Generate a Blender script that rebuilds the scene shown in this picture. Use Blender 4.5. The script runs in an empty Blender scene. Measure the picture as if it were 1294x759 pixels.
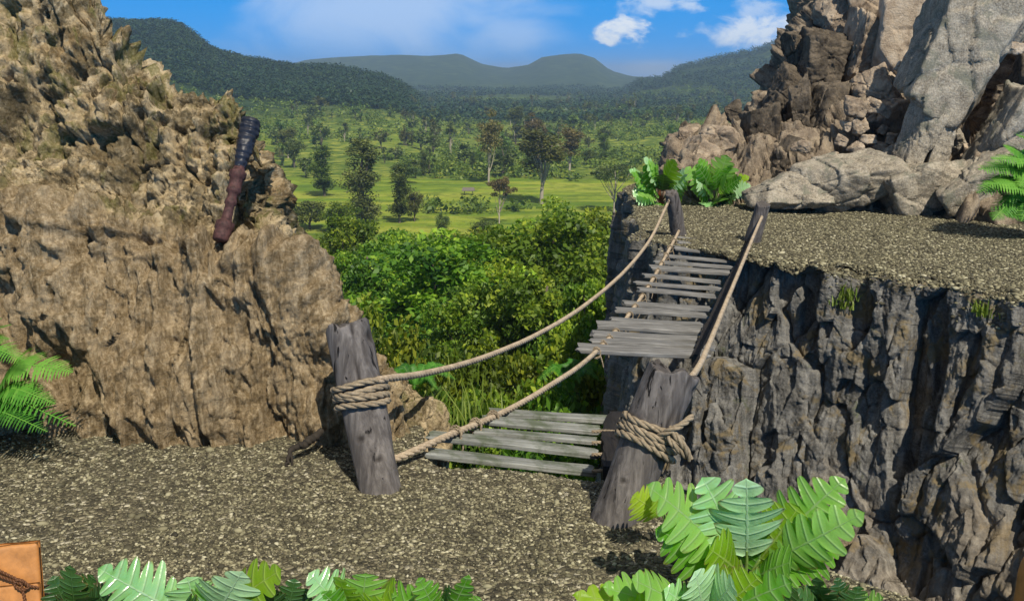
import bpy, math, random
import numpy as np
from mathutils import Vector
random.seed(7)
RNG = np.random.default_rng(7)
scene = bpy.context.scene
COL = scene.collection
R = math.radians

# ------------------------------------------------------------------ camera
F = 1243.0; CX, CY = 647.0, 379.5; PITCH = R(12.9); CAMZ = 2.6
cp, sp = math.cos(PITCH), math.sin(PITCH)
def ray(px, py):
    u = (px-CX)/F; w = (CY-py)/F
    return np.array([u, cp+w*sp, -sp+w*cp])
def at(px, py, Y):
    d = ray(px, py); t = Y/d[1]
    return np.array([d[0]*t, Y, CAMZ+d[2]*t])
def onz(px, py, z=0.0):
    d = ray(px, py); t = (z-CAMZ)/d[2]
    return np.array([d[0]*t, d[1]*t, z])
cam = bpy.data.cameras.new('camera'); cam.lens = 36*F/1294; cam.sensor_width = 36
cam.clip_start = 0.05; cam.clip_end = 30000
co = bpy.data.objects.new('camera', cam); COL.objects.link(co)
co.location = (0, 0, CAMZ); co.rotation_euler = (R(90)-PITCH, 0, 0)
scene.camera = co

# ------------------------------------------------------------------ noise
def _h(ix, iy, iz, s):
    h = (ix.astype(np.uint32)*np.uint32(374761393) + iy.astype(np.uint32)*np.uint32(668265263)
         + iz.astype(np.uint32)*np.uint32(2147483647) + np.uint32((s*974711+12345) & 0xffffffff))
    h = (h ^ (h >> np.uint32(13)))*np.uint32(1274126177)
    h = (h ^ (h >> np.uint32(16)))*np.uint32(2246822519)
    h = h ^ (h >> np.uint32(15))
    return h.astype(np.float64)/4294967295.0
def vnoise(p, s=0):
    i = np.floor(p).astype(np.int64); f = p-i
    f = f*f*f*(f*(f*6-15)+10)
    x, y, z = i[:, 0], i[:, 1], i[:, 2]; fx, fy, fz = f[:, 0], f[:, 1], f[:, 2]
    r = 0
    for a in (0, 1):
        for b in (0, 1):
            for c in (0, 1):
                w = (fx if a else 1-fx)*(fy if b else 1-fy)*(fz if c else 1-fz)
                r = r + w*_h(x+a, y+b, z+c, s)
    return r*2-1
def fbm(p, o=4, s=0, g=0.5):
    r = 0; a = 1.0; t = 0
    for k in range(o):
        r = r+a*vnoise(p*(2.03**k)+k*17.3, s+k); t += a; a *= g
    return r/t
def ridge(p, o=4, s=0):
    r = 0; a = 1.0; t = 0
    for k in range(o):
        r = r+a*(1-np.abs(vnoise(p*(2.07**k)+k*9.1, s+k))*2); t += a; a *= 0.5
    return r/t
def voro(p, s=0):
    i = np.floor(p).astype(np.int64); n = len(p)
    f1 = np.full(n, 9.); f2 = np.full(n, 9.); idv = np.zeros(n)
    for a in (-1, 0, 1):
        for b in (-1, 0, 1):
            for c in (-1, 0, 1):
                x, y, z = i[:, 0]+a, i[:, 1]+b, i[:, 2]+c
                q = np.stack([x+_h(x, y, z, s), y+_h(x, y, z, s+1), z+_h(x, y, z, s+2)], 1)
                d = np.sqrt(((p-q)**2).sum(1)); hid = _h(x, y, z, s+3)
                m = d < f1
                f2 = np.where(m, f1, np.minimum(f2, d)); idv = np.where(m, hid, idv); f1 = np.where(m, d, f1)
    return f1, f2, idv
def facet(p, s=0, tilt=.8):
    """angular broken-rock relief: each Voronoi cell is a tilted flat face; returns (height, edge distance, cell id)"""
    i = np.floor(p).astype(np.int64); n = len(p)
    f1 = np.full(n, 9.); f2 = np.full(n, 9.); idv = np.zeros(n); off = np.zeros((n, 3)); id2 = np.zeros(n); id3 = np.zeros(n)
    for a in (-1, 0, 1):
        for b in (-1, 0, 1):
            for c in (-1, 0, 1):
                x, y, z = i[:, 0]+a, i[:, 1]+b, i[:, 2]+c
                q = np.stack([x+_h(x, y, z, s), y+_h(x, y, z, s+1), z+_h(x, y, z, s+2)], 1)
                r = p-q; d = np.sqrt((r**2).sum(1)); m = d < f1
                f2 = np.where(m, f1, np.minimum(f2, d)); f1 = np.where(m, d, f1)
                off = np.where(m[:, None], r, off); idv = np.where(m, _h(x, y, z, s+3), idv); id2 = np.where(m, _h(x, y, z, s+4), id2); id3 = np.where(m, _h(x, y, z, s+5), id3)
    th = id2*6.283; cz = id3*2-1; sz = np.sqrt(1-cz*cz)
    dr = np.stack([sz*np.cos(th), sz*np.sin(th), cz], 1)
    return (idv-.5)+tilt*(off*dr).sum(1), f2-f1, idv
def sstep(a, b, x):
    t = np.clip((x-a)/(b-a), 0, 1); return t*t*(3-2*t)

# ------------------------------------------------------------------ mesh helpers
def mesh_data(name, V, faces, mats, smooth=True, mi=None, attrs=None, uv=None):
    """faces: int array (n,3|4) or list of such arrays"""
    if not isinstance(faces, list): faces = [faces]
    faces = [np.asarray(f, dtype=np.int32) for f in faces if len(f)]
    V = np.asarray(V, dtype=np.float32)
    me = bpy.data.meshes.new(name)
    me.vertices.add(len(V)); me.vertices.foreach_set('co', V.ravel())
    tot = np.concatenate([np.full(len(f), f.shape[1], dtype=np.int32) for f in faces])
    idx = np.concatenate([f.ravel() for f in faces])
    st = np.concatenate([[0], np.cumsum(tot)[:-1]]).astype(np.int32)
    me.loops.add(len(idx)); me.loops.foreach_set('vertex_index', idx)
    me.polygons.add(len(tot)); me.polygons.foreach_set('loop_start', st)
    me.polygons.foreach_set('use_smooth', np.full(len(tot), bool(smooth)))
    for m in (mats if isinstance(mats, (list, tuple)) else [mats]): me.materials.append(m)
    if mi is not None: me.polygons.foreach_set('material_index', np.asarray(mi, dtype=np.int32))
    if attrs:
        for k, v in attrs.items():
            a = me.attributes.new(k, 'FLOAT', 'POINT'); a.data.foreach_set('value', np.asarray(v, dtype=np.float32))
    if uv is not None:
        l = me.uv_layers.new(name='UVMap'); l.data.foreach_set('uv', np.asarray(uv, dtype=np.float32)[idx].ravel())
    me.update(calc_edges=True); me.validate()
    return me
def link(name, me, parent=None, label=None, cat=None, group=None, kind=None, loc=None):
    o = bpy.data.objects.new(name, me); COL.objects.link(o)
    if parent is not None: o.parent = parent
    if loc is not None: o.location = loc
    return tag(o, label, cat, group, kind)
def tag(o, label=None, cat=None, group=None, kind=None):
    if label: o['label'] = label
    if cat: o['category'] = cat
    if group: o['group'] = group
    if kind: o['kind'] = kind
    return o
def empty(name, loc, label, cat, group=None):
    o = bpy.data.objects.new(name, None); COL.objects.link(o); o.location = [float(c) for c in loc]
    o.empty_display_size = 0.1
    return tag(o, label, cat, group)
def gridfaces(nr, nc):
    i = np.arange(nr*nc).reshape(nr, nc)
    return np.stack([i[:-1, :-1], i[:-1, 1:], i[1:, 1:], i[1:, :-1]], -1).reshape(-1, 4)
def cr1(P, n, axis=0):
    """Catmull-Rom resample of control array along axis to n samples"""
    P = np.moveaxis(np.asarray(P, float), axis, 0); m = len(P)
    t = np.linspace(0, m-1, n) if np.isscalar(n) else np.asarray(n)
    i = np.clip(np.floor(t).astype(int), 0, m-2); f = (t-i).reshape((-1,)+(1,)*(P.ndim-1))
    g = lambda k: P[np.clip(k, 0, m-1)]
    a, b, c, d = g(i-1), g(i), g(i+1), g(i+2)
    r = 0.5*((2*b)+(-a+c)*f+(2*a-5*b+4*c-d)*f*f+(-a+3*b-3*c+d)*f**3)
    return np.moveaxis(r, 0, axis)
def grid_normals(G):
    du = np.gradient(G, axis=1); dv = np.gradient(G, axis=0)
    n = np.cross(du, dv); return n/(np.linalg.norm(n, axis=2, keepdims=True)+1e-9)
class MB:
    def __init__(s): s.V = []; s.F = []; s.A = []; s.U = []; s.MI = []; s.n = 0
    def add(s, V, F, a=0.0, uv=None, mi=0):
        V = np.asarray(V, float); F = np.asarray(F, dtype=np.int64)
        s.V.append(V); s.F.append(F+s.n); s.n += len(V)
        s.A.append(np.broadcast_to(np.asarray(a, float), (len(V),)))
        s.U.append(uv if uv is not None else np.zeros((len(V), 2)))
        s.MI.append(np.full(len(F), mi))
    def data(s, name, mats, smooth=True):
        V = np.concatenate(s.V)
        q = [k for k in range(len(s.F)) if s.F[k].shape[1] == 4]; t = [k for k in range(len(s.F)) if s.F[k].shape[1] == 3]
        fs = []; mi = []
        for ks in (q, t):
            if ks: fs.append(np.concatenate([s.F[k] for k in ks])); mi.append(np.concatenate([s.MI[k] for k in ks]))
        return mesh_data(name, V, fs, mats, smooth, np.concatenate(mi), {'tone': np.concatenate(s.A)}, np.concatenate(s.U))
def frames(P):
    P = np.asarray(P, float); T = np.gradient(P, axis=0); T /= np.linalg.norm(T, axis=1, keepdims=True)+1e-9
    N = np.zeros_like(P); a = np.array([0.13, 0.21, 0.97]) if abs(T[0][2]) < .9 else np.array([0.97, .2, .1])
    n = a-T[0]*np.dot(a, T[0]); n /= np.linalg.norm(n)
    for i in range(len(P)):
        n = n-T[i]*np.dot(n, T[i]); n /= np.linalg.norm(n)+1e-9; N[i] = n
    return T, N, np.cross(T, N)
def tube(P, rad, k=10, cap=True):
    P = np.asarray(P, float); m = len(P); rad = np.broadcast_to(np.asarray(rad, float), (m,))
    T, N, B = frames(P); a = np.linspace(0, 2*np.pi, k, endpoint=False)
    V = (P[:, None]+rad[:, None, None]*(np.cos(a)[None, :, None]*N[:, None]+np.sin(a)[None, :, None]*B[:, None])).reshape(-1, 3)
    i = np.arange(m*k).reshape(m, k); j = np.roll(i, -1, axis=1)
    Fq = np.stack([i[:-1], j[:-1], j[1:], i[1:]], -1).reshape(-1, 4)
    if cap:
        V = np.vstack([V, P[:1], P[-1:]]); c0 = m*k; c1 = c0+1
        e0 = np.stack([j[0], i[0], np.full(k, c0), np.full(k, c0)], -1)
        e1 = np.stack([i[-1], j[-1], np.full(k, c1), np.full(k, c1)], -1)
        Ft = np.concatenate([e0[:, :3], e1[:, :3]])
        return V, Fq, Ft
    return V, Fq, None
def add_tube(mb, P, rad, k=10, a=0.0, mi=0):
    V, Fq, Ft = tube(P, rad, k)
    n0 = mb.n; mb.add(V, Fq, a, mi=mi); mb.F.append(Ft+n0); mb.MI.append(np.full(len(Ft), mi))
def rope_mb(mb, P, r, pitch, strands=3, k=7, dens=14, jitter=0.04):
    P = np.asarray(P, float)
    L = np.concatenate([[0], np.cumsum(np.linalg.norm(np.diff(P, axis=0), axis=1))])
    n = max(12, int(L[-1]/pitch*dens)); s = np.linspace(0, L[-1], n)
    Q = np.stack([np.interp(s, L, P[:, c]) for c in range(3)], 1)
    T, N, B = frames(Q)
    for q in range(strands):
        ph = 2*np.pi*(s/pitch+q/strands)
        wob = 1+jitter*np.sin(s*31+q*2)+jitter*np.sin(s*77+q)
        C = Q+(r*0.5*wob)[:, None]*(np.cos(ph)[:, None]*N+np.sin(ph)[:, None]*B)
        V, Fq, Ft = tube(C, r*0.56, k, False)
        mb.add(V, Fq, 0.3+0.35*q)
# ------------------------------------------------------------------ materials
class NT:
    def __init__(s, name):
        m = bpy.data.materials.new(name); m.use_nodes = True; s.m = m; s.nt = m.node_tree
        s.nt.nodes.clear(); s.out = s.n('ShaderNodeOutputMaterial'); s.b = s.n('ShaderNodeBsdfPrincipled')
        s.l(s.b.outputs[0], s.out.inputs[0]); s.tc = s.n('ShaderNodeTexCoord')
    def n(s, t, **k):
        x = s.nt.nodes.new(t)
        for a, v in k.items(): setattr(x, a, v)
        return x
    def l(s, a, b): s.nt.links.new(a, b)
    def vec(s, scale=(1, 1, 1), src=None):
        m = s.n('ShaderNodeMapping'); m.inputs['Scale'].default_value = scale
        s.l(src or s.tc.outputs['Object'], m.inputs['Vector']); return m.outputs[0]
    def noise(s, scale, detail=6, rough=0.55, vec=None, dist=0.0):
        x = s.n('ShaderNodeTexNoise'); x.inputs['Scale'].default_value = scale; x.inputs['Detail'].default_value = detail
        x.inputs['Roughness'].default_value = rough; x.inputs['Distortion'].default_value = dist
        s.l(vec or s.tc.outputs['Object'], x.inputs['Vector']); return x.outputs['Fac']
    def vor(s, scale, feat='F1', vec=None, out='Distance'):
        x = s.n('ShaderNodeTexVoronoi', feature=feat); x.inputs['Scale'].default_value = scale
        s.l(vec or s.tc.outputs['Object'], x.inputs['Vector']); return x.outputs[out]
    def ramp(s, fac, stops, interp='LINEAR'):
        x = s.n('ShaderNodeValToRGB'); cr = x.color_ramp; cr.interpolation = interp
        while len(cr.elements) < len(stops): cr.elements.new(0.5)
        for e, (p, c) in zip(cr.elements, stops):
            e.position = p; e.color = (c[0], c[1], c[2], 1) if not np.isscalar(c) else (c, c, c, 1)
        s.l(fac, x.inputs[0]); return x.outputs[0]
    def mix(s, fac, a, b, mode='MIX'):
        x = s.n('ShaderNodeMix', data_type='RGBA', blend_type=mode)
        for v, i in ((fac, 0), (a, 6), (b, 7)):
            if hasattr(v, 'is_linked') or hasattr(v, 'links'): s.l(v, x.inputs[i])
            elif np.isscalar(v): x.inputs[i].default_value = v if i == 0 else (v, v, v, 1)
            else: x.inputs[i].default_value = (v[0], v[1], v[2], 1)
        return x.outputs[2]
    def math(s, op, a, b=0.0, clamp=False):
        x = s.n('ShaderNodeMath', operation=op); x.use_clamp = clamp
        for v, i in ((a, 0), (b, 1)):
            if np.isscalar(v): x.inputs[i].default_value = v
            else: s.l(v, x.inputs[i])
        return x.outputs[0]
    def attr(s, name='tone'):
        x = s.n('ShaderNodeAttribute'); x.attribute_name = name; return x.outputs['Fac']
    def orand(s):
        return s.n('ShaderNodeObjectInfo').outputs['Random']
    def bump(s, h, strength=0.5, dist=0.02, prev=None):
        x = s.n('ShaderNodeBump'); x.inputs['Strength'].default_value = strength; x.inputs['Distance'].default_value = dist
        s.l(h, x.inputs['Height'])
        if prev is not None: s.l(prev, x.inputs['Normal'])
        s.l(x.outputs[0], s.b.inputs['Normal']); return x.outputs[0]
    def col(s, c):
        if hasattr(c, 'links'): s.l(c, s.b.inputs['Base Color'])
        else: s.b.inputs['Base Color'].default_value = (c[0], c[1], c[2], 1)
    def rough(s, r, spec=0.3):
        if np.isscalar(r): s.b.inputs['Roughness'].default_value = r
        else: s.l(r, s.b.inputs['Roughness'])
        s.b.inputs['Specular IOR Level'].default_value = spec

def rock_mat(name, c_light, c_mid, c_dark, lichen=None, sc=1.0, streak=False, speck=0.35, moss=None):
    t = NT(name)
    big = t.noise(1.1*sc, 5, 0.6); med = t.noise(5*sc, 7, 0.65); fine = t.noise(38*sc, 6, 0.7)
    if streak:
        st = t.noise(9*sc, 6, 0.6, t.vec((1, 1, 0.16)))
        med = t.math('ADD', t.math('MULTIPLY', med, 0.4), t.math('MULTIPLY', st, 0.6))
    c = t.ramp(med, [(0.38, c_dark), (0.48, c_mid), (0.60, c_light)])
    c = t.mix(t.ramp(big, [(0.38, 0.0), (0.62, 0.8)]), c, t.mix(0.6, c, c_mid))
    c = t.mix(speck, c, t.ramp(fine, [(0.33, [v*0.35 for v in c_dark]), (0.5, c_mid), (0.68, [min(.8, v*1.35) for v in c_light])]))
    if lichen is not None:
        lm = t.ramp(t.noise(2.4*sc, 8, 0.72, dist=0.6), [(0.52, 0.0), (0.6, 0.85)])
        c = t.mix(lm, c, lichen)
    if moss is not None:
        mm = t.ramp(t.noise(1.7*sc, 8, 0.75, t.vec((1.2, 1.2, .8)), dist=0.8), [(0.6, 0.0), (0.68, 0.8)])
        c = t.mix(mm, c, moss)
    if name == 'dark_gorge_rock':
        tn = t.ramp(med, [(.38, (.10, .08, .055)), (.5, (.25, .205, .15)), (.62, (.42, .36, .27))]); c = t.mix(t.math('MULTIPLY', t.attr(), .75), c, t.mix(.35, tn, c))
    t.col(c); t.rough(0.92, 0.15)
    h = t.math('ADD', t.math('MULTIPLY', t.noise(16*sc, 8, 0.7), 0.7), t.math('MULTIPLY', fine, 0.35))
    t.bump(h, 0.9, 0.035/sc)
    return t.m
M = {}
# left cliff: crust on top, streaked earth below; blended by the mesh attribute 'tone'
def left_cliff_mat():
    t = NT('crusted_earth_rock')
    big = t.noise(0.9, 5, 0.6); med = t.noise(6, 8, 0.7, dist=.3); fine = t.noise(34, 6, 0.7); st = t.noise(12, 8, 0.7, t.vec((1, 1, 0.15)), dist=.35)
    up = t.ramp(med, [(0.36, (.10, .07, .035)), (0.43, (.37, .285, .155)), (0.56, (.62, .50, .31))])
    up = t.mix(t.ramp(big, [(0.45, 0), (0.62, .55)]), up, (.54, .42, .25))
    lich = t.ramp(t.noise(2.2, 9, 0.74, dist=0.7), [(0.485, 0.0), (0.545, 0.85)])
    up = t.mix(lich, up, (.06, .052, .026))
    l2 = t.ramp(t.noise(7.5, 9, .78, dist=.5), [(.515, 0), (.565, .8)]); l2 = t.math('MULTIPLY', l2, t.ramp(t.noise(1.3, 4, .6), [(.42, .25), (.55, 1)]))
    up = t.mix(l2, up, (.05, .043, .024))
    gold = t.ramp(t.noise(1.6, 6, 0.7, t.vec((1, 1, .7)), dist=.4), [(0.55, 0.0), (0.66, 0.45)])
    up = t.mix(gold, up, (.24, .13, .035))
    moss = t.ramp(t.noise(2.9, 8, 0.7, t.vec((1.1, 1, .6)), dist=1.0), [(0.525, 0.0), (0.585, 0.75)])
    up = t.mix(moss, up, (.10, .115, .022))
    lo = t.ramp(st, [(0.39, (.06, .04, .018)), (0.485, (.21, .155, .086)), (0.585, (.47, .375, .245))])
    lo = t.mix(t.ramp(t.noise(2.0, 7, .7, t.vec((1, 1, .6)), dist=.5), [(0.5, 0), (0.64, .5)]), lo, (.13, .088, .045))
    s2 = t.noise(26, 8, .75, t.vec((1, 1, .14)), dist=1.2); lo = t.mix(.42, lo, t.ramp(s2, [(.38, (.05, .034, .016)), (.5, (.22, .155, .08)), (.61, (.60, .48, .31))]))
    c = t.mix(t.attr(), lo, up)
    c = t.mix(0.35, c, t.ramp(fine, [(0.33, (.04, .03, .015)), (0.5, (.24, .17, .09)), (0.68, (.55, .45, .29))]))
    t.col(c); t.rough(.95, .1)
    t.bump(t.math('ADD', t.math('MULTIPLY', t.noise(18, 8, .72), .7), t.math('MULTIPLY', fine, .4)), 1.0, 0.045)
    return t.m
M['left'] = left_cliff_mat()
M['gorge'] = rock_mat('dark_gorge_rock', (.27, .26, .235), (.12, .115, .104), (.035, .033, .03), lichen=(.19, .145, .075), sc=0.75, streak=True, speck=.3, moss=(.07, .085, .03))
M['slope'] = rock_mat('rubble_slope_rock', (.34, .28, .2), (.19, .15, .11), (.06, .048, .036), sc=.8)
M['b_tan'] = rock_mat('tan_boulder_rock', (.44, .36, .265), (.30, .235, .17), (.12, .09, .065), sc=.5, speck=.22)
M['b_dark'] = rock_mat('dark_boulder_rock', (.18, .145, .105), (.085, .07, .053), (.025, .021, .017), sc=.55, speck=.25)
M['b_grey'] = rock_mat('speckled_granite_rock', (.43, .385, .305), (.28, .245, .19), (.10, .085, .065), lichen=(.16, .16, .12), sc=.7, speck=.5)
M['b_pale'] = rock_mat('pale_stone_rock', (.52, .44, .34), (.40, .32, .235), (.2, .15, .105), sc=.7, speck=.2)

def gravel_ground_mat():
    t = NT('packed_gravel')
    w = t.vor(34, 'F1', out='Color'); sepn = t.n('ShaderNodeSeparateColor'); t.l(w, sepn.inputs[0])
    d = t.vor(34, 'F1'); v = t.vor(34, 'DISTANCE_TO_EDGE')
    c = t.ramp(sepn.outputs[0], [(0.0, (.04, .036, .026)), (.45, (.12, .105, .065)), (.8, (.25, .22, .14)), (1, (.5, .46, .34))])
    c = t.mix(t.ramp(v, [(0.0, 0.85), (.12, 0.0)]), c, (.022, .02, .014))
    c = t.mix(t.ramp(t.noise(1.2, 5, .6), [(.4, 0), (.65, .45)]), c, (.09, .082, .055))
    t.col(c); t.rough(.9, .2); t.bump(t.math('SUBTRACT', 1.0, d), .9, .02); return t.m
M['gravel_ground'] = gravel_ground_mat()
def pebble_mat():
    t = NT('pebble_stone'); a = t.attr()
    c = t.ramp(a, [(0, (.028, .025, .016)), (.4, (.085, .077, .046)), (.68, (.185, .168, .10)), (.88, (.32, .295, .185)), (1, (.5, .465, .33))])
    t.col(c); t.rough(.75, .3); return t.m
M['pebble'] = pebble_mat()
def wood_mat(name, l, mid, dk, moss=0.0, scale=(30, 30, 2.2)):
    t = NT(name)
    g = t.noise(1.0, 7, .65, t.vec(scale), dist=.4); b = t.noise(5, 5, .6)
    c = t.ramp(g, [(.3, dk), (.5, mid), (.7, l)])
    c = t.mix(t.ramp(b, [(.4, 0), (.7, .5)]), c, [v*.75 for v in mid])
    if moss:
        c = t.mix(t.ramp(t.noise(3.4, 7, .7), [(.5, 0), (.62, moss)]), c, (.055, .075, .03))
    cr = t.noise(1.0, 3, .5, t.vec([v*1.1 if v > 5 else v*.35 for v in scale]), dist=.8)
    crm = t.ramp(cr, [(.31, 1.0), (.36, 0.0)])
    c = t.mix(crm, c, [v*.3 for v in dk]); c = t.mix(t.ramp(t.attr(), [(0, 0), (1, .9)]), c, (.02, .016, .014))
    t.col(c); t.rough(.82, .25)
    t.bump(t.math('SUBTRACT', t.math('ADD', g, t.math('MULTIPLY', b, .3)), t.math('MULTIPLY', crm, .8)), .8, .012); return t.m
M['post'] = wood_mat('weathered_post_wood', (.215, .195, .18), (.112, .10, .093), (.038, .033, .031), scale=(22, 22, 1.6))
M['plank'] = wood_mat('weathered_plank_wood', (.31, .305, .295), (.165, .162, .155), (.045, .043, .04), scale=(2.0, 26, 26))
M['plank_moss'] = wood_mat('mossy_plank_wood', (.36, .37, .35), (.20, .205, .185), (.055, .058, .045), moss=.65, scale=(2.0, 26, 26))
M['beam'] = wood_mat('dark_beam_wood', (.035, .03, .026), (.018, .015, .013), (.006, .005, .005), scale=(26, 2, 26))
def rope_mat(name, l, d):
    t = NT(name); a = t.attr(); n = t.noise(60, 5, .7); n2 = t.noise(7, 4, .6)
    c = t.ramp(t.math('ADD', t.math('MULTIPLY', n, .6), t.math('MULTIPLY', n2, .4)), [(.3, d), (.62, l)])
    t.col(c); t.rough(.9, .15); t.bump(t.noise(160, 3, .6), .6, .004); return t.m
M['rope'] = rope_mat('hemp_rope', (.47, .38, .27), (.17, .125, .082))
M['lash'] = rope_mat('weathered_lashing_rope', (.34, .275, .19), (.10, .075, .048))

def leaf_mat(name, c0, c1, c2, trans=0.35, rough=.5, spec=.3, vary=.25, vein=None, hue=None):
    t = NT(name); a = t.attr()
    c = t.ramp(a, [(0, c0), (.5, c1), (1, c2)])
    if vary:
        hs = t.n('ShaderNodeHueSaturation'); t.l(c, hs.inputs['Color'])
        r = t.orand()
        t.l(t.math('ADD', t.math('MULTIPLY', r, .05), .475), hs.inputs['Hue'])
        t.l(t.math('ADD', t.math('MULTIPLY', r, vary*2), 1-vary), hs.inputs['Value']); c = hs.outputs[0]
    if vein is not None:
        uv = t.n('ShaderNodeSeparateXYZ'); t.l(t.tc.outputs['UV'], uv.inputs[0])
        fr = t.math('ABSOLUTE', t.math('SUBTRACT', t.math('FRACT', uv.outputs[0]), .5))
        side = t.ramp(fr, [(0.0, .9), (.10, 0.25), (.3, 0.0)])
        mid = t.ramp(t.math('ABSOLUTE', uv.outputs[1]), [(0.02, 1.0), (.06, 0.0)])
        vm = t.math('MAXIMUM', side, mid)
        c = t.mix(t.math('MULTIPLY', vm, .5), c, vein)
        c = t.mix(t.ramp(t.noise(9, 4, .6), [(.45, 0), (.7, .35)]), c, t.mix(.5, c, c2))
        spot = t.ramp(t.noise(26, 5, .75), [(.62, 0), (.68, .75)]); tipb = t.math('MULTIPLY', t.ramp(t.math('ABSOLUTE', uv.outputs[1]), [(.86, 0), (1.0, 1)]), t.ramp(t.noise(7, 3, .6), [(.46, 0), (.58, .9)]))
        c = t.mix(t.math('MAXIMUM', t.math('MULTIPLY', spot, .5), tipb), c, (.20, .13, .03))
        t.bump(t.math('ADD', t.math('SUBTRACT', 1.0, vm), t.math('MULTIPLY', t.noise(40, 4, .6), .5)), .5, .012)
    t.col(c); t.rough(rough, spec)
    tr = t.n('ShaderNodeBsdfTranslucent'); t.l(t.mix(1.0, c, (1.2, 1.25, .55), 'MULTIPLY'), tr.inputs['Color'])
    mx = t.n('ShaderNodeMixShader'); mx.inputs[0].default_value = trans
    t.l(t.b.outputs[0], mx.inputs[1]); t.l(tr.outputs[0], mx.inputs[2]); t.l(mx.outputs[0], t.out.inputs[0])
    return t.m
M['leaf_jungle'] = leaf_mat('jungle_foliage', (.025, .065, .006), (.115, .205, .016), (.34, .43, .035), .4)
M['leaf_bright'] = leaf_mat('bright_foliage', (.035, .085, .006), (.15, .27, .02), (.38, .48, .045), .4, vary=0)
M['leaf_dark'] = leaf_mat('dark_foliage', (.04, .07, .016), (.095, .145, .028), (.19, .25, .05), .3)
M['leaf_olive'] = leaf_mat('olive_foliage', (.05, .065, .018), (.115, .14, .036), (.2, .225, .06), .3)
M['leaf_russet'] = leaf_mat('russet_foliage', (.075, .065, .024), (.15, .125, .042), (.24, .2, .07), .3)
M['leaf_far'] = leaf_mat('far_forest_foliage', (.010, .028, .010), (.024, .058, .018), (.05, .10, .026), .2, vary=0)
M['scrub'] = leaf_mat('scrub_foliage', (.035, .07, .012), (.11, .175, .022), (.24, .30, .04), .3, vary=0)
M['grass'] = leaf_mat('grass_blades', (.05, .09, .012), (.14, .21, .022), (.27, .34, .06), .4, vary=0)
M['big_leaf'] = leaf_mat('lobed_leaf', (.05, .21, .006), (.14, .40, .025), (.32, .60, .12), .5, .33, .5, 0, vein=(.45, .58, .33))
M['pale_leaf'] = leaf_mat('pale_lobed_leaf', (.12, .36, .06), (.26, .53, .18), (.50, .72, .44), .25, .24, .9, 0, vein=(.50, .66, .46))
M['yellow_leaf'] = leaf_mat('yellow_green_leaf', (.17, .33, .01), (.26, .46, .015), (.42, .58, .05), .5, .4, .4, 0, vein=(.5, .62, .2))
M['dark_leaf'] = leaf_mat('dark_lobed_leaf', (.012, .04, .008), (.025, .075, .014), (.05, .13, .03), .25, .35, .5, 0, vein=(.1, .2, .07))
M['fern'] = leaf_mat('fern_frond', (.025, .11, .012), (.085, .27, .03), (.22, .46, .07), .35, .5, .3, 0)
def plain(name, c, rough=.6, bumpsc=None, var=.3):
    t = NT(name); n = t.noise(bumpsc or 12, 6, .65)
    t.col(t.ramp(n, [(.3, [v*(1-var) for v in c]), (.7, [min(1, v*(1+var)) for v in c])])); t.rough(rough, .3)
    t.bump(n, .4, .006); return t.m
M['bark_pale'] = plain('pale_bark', (.36, .31, .24), .9, 3)
M['bark_dark'] = plain('dark_bark', (.11, .09, .065), .9, 3)
M['stem'] = plain('green_stem', (.16, .26, .06), .5, 30)
M['stem_red'] = plain('red_stem', (.2, .07, .03), .5, 30)
M['leather'] = plain('orange_leather', (.40, .175, .05), .55, 14, .28)
M['leather_dark'] = plain('dark_leather_cord', (.12, .05, .02), .6, 40)
M['torch_wood'] = plain('dark_red_wood', (.06, .026, .023), .7, 34, .75)
M['torch_wrap'] = plain('black_leather_wrap', (.016, .018, .026), .42, 26, .5)
M['thatch'] = plain('grey_thatch', (.14, .12, .10), .9, 6)
M['dead'] = plain('dead_dark_wood', (.03, .024, .018), .9, 20)

# ------------------------------------------------------------------ terrain (one sheet to the horizon)
def hill_tab(px, tab):
    xs, ys = zip(*tab); return np.interp(px, xs, ys)
LEFT = [(-900, 69), (-200, 39), (60, 39), (110, 29), (150, 32), (200, 34), (240, 35), (262, 45), (285, 65), (315, 75), (350, 81), (385, 89), (440, 91), (490, 100), (515, 112), (532, 131), (560, 159)]
FAR = [(0, 84), (380, 82), (400, 77), (430, 74), (480, 73), (545, 71), (584, 70), (596, 76), (612, 83), (640, 87), (668, 82), (684, 73), (700, 71), (728, 70), (746, 75), (764, 89), (790, 97), (840, 102), (1500, 104)]
RIGHT = [(780, 116), (800, 102), (825, 99), (842, 88), (870, 83), (905, 75), (945, 67), (962, 59), (985, 59), (1010, 52), (1080, 48), (1250, 48), (1800, 64)]
def hz(py, Y): return CAMZ+(94.3-py)/F*Y*1.02
def terr(x, y):
    x = np.asarray(x, float); y = np.asarray(y, float)
    z = np.interp(y, [-60, 4, 15, 20, 30, 50, 110, 175, 400, 12000], [-15, -12, -9.4, -8.7, -10.3, -14, -24, -33, -33.4, -33.4])
    z = z-np.clip((x-1.2)/3, 0, 1)*np.clip((26-y)/8, 0, 1)*5
    p = np.stack([x, y, 0*x], 1)
    z = z+fbm(p*0.11, 3, 31)*np.interp(y, [0, 20, 60, 200, 260], [.4, .5, 1.4, 1.4, .25])+fbm(p*.008, 3, 5)*np.interp(y, [150, 330, 600], [0, .4, 5.])
    px = CX+F*x/np.maximum(y, 1)*cp
    base = -33.4
    rough = fbm(p*.011, 4, 77)
    for tab, Y0, W, rg in ((LEFT, 1050., 330., 5.), (FAR, 3300., 700., 2.5), (RIGHT, 1900., 480., 5.)):
        top = hz(hill_tab(px, tab), Y0)-base
        b = np.exp(-((y-Y0)/W)**2); b = np.where(y > Y0, np.exp(-((y-Y0)/(W*2))**2), b)
        z = z+np.clip(top, 0, None)*b+rough*rg*b*(top > 6)
    return z
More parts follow.
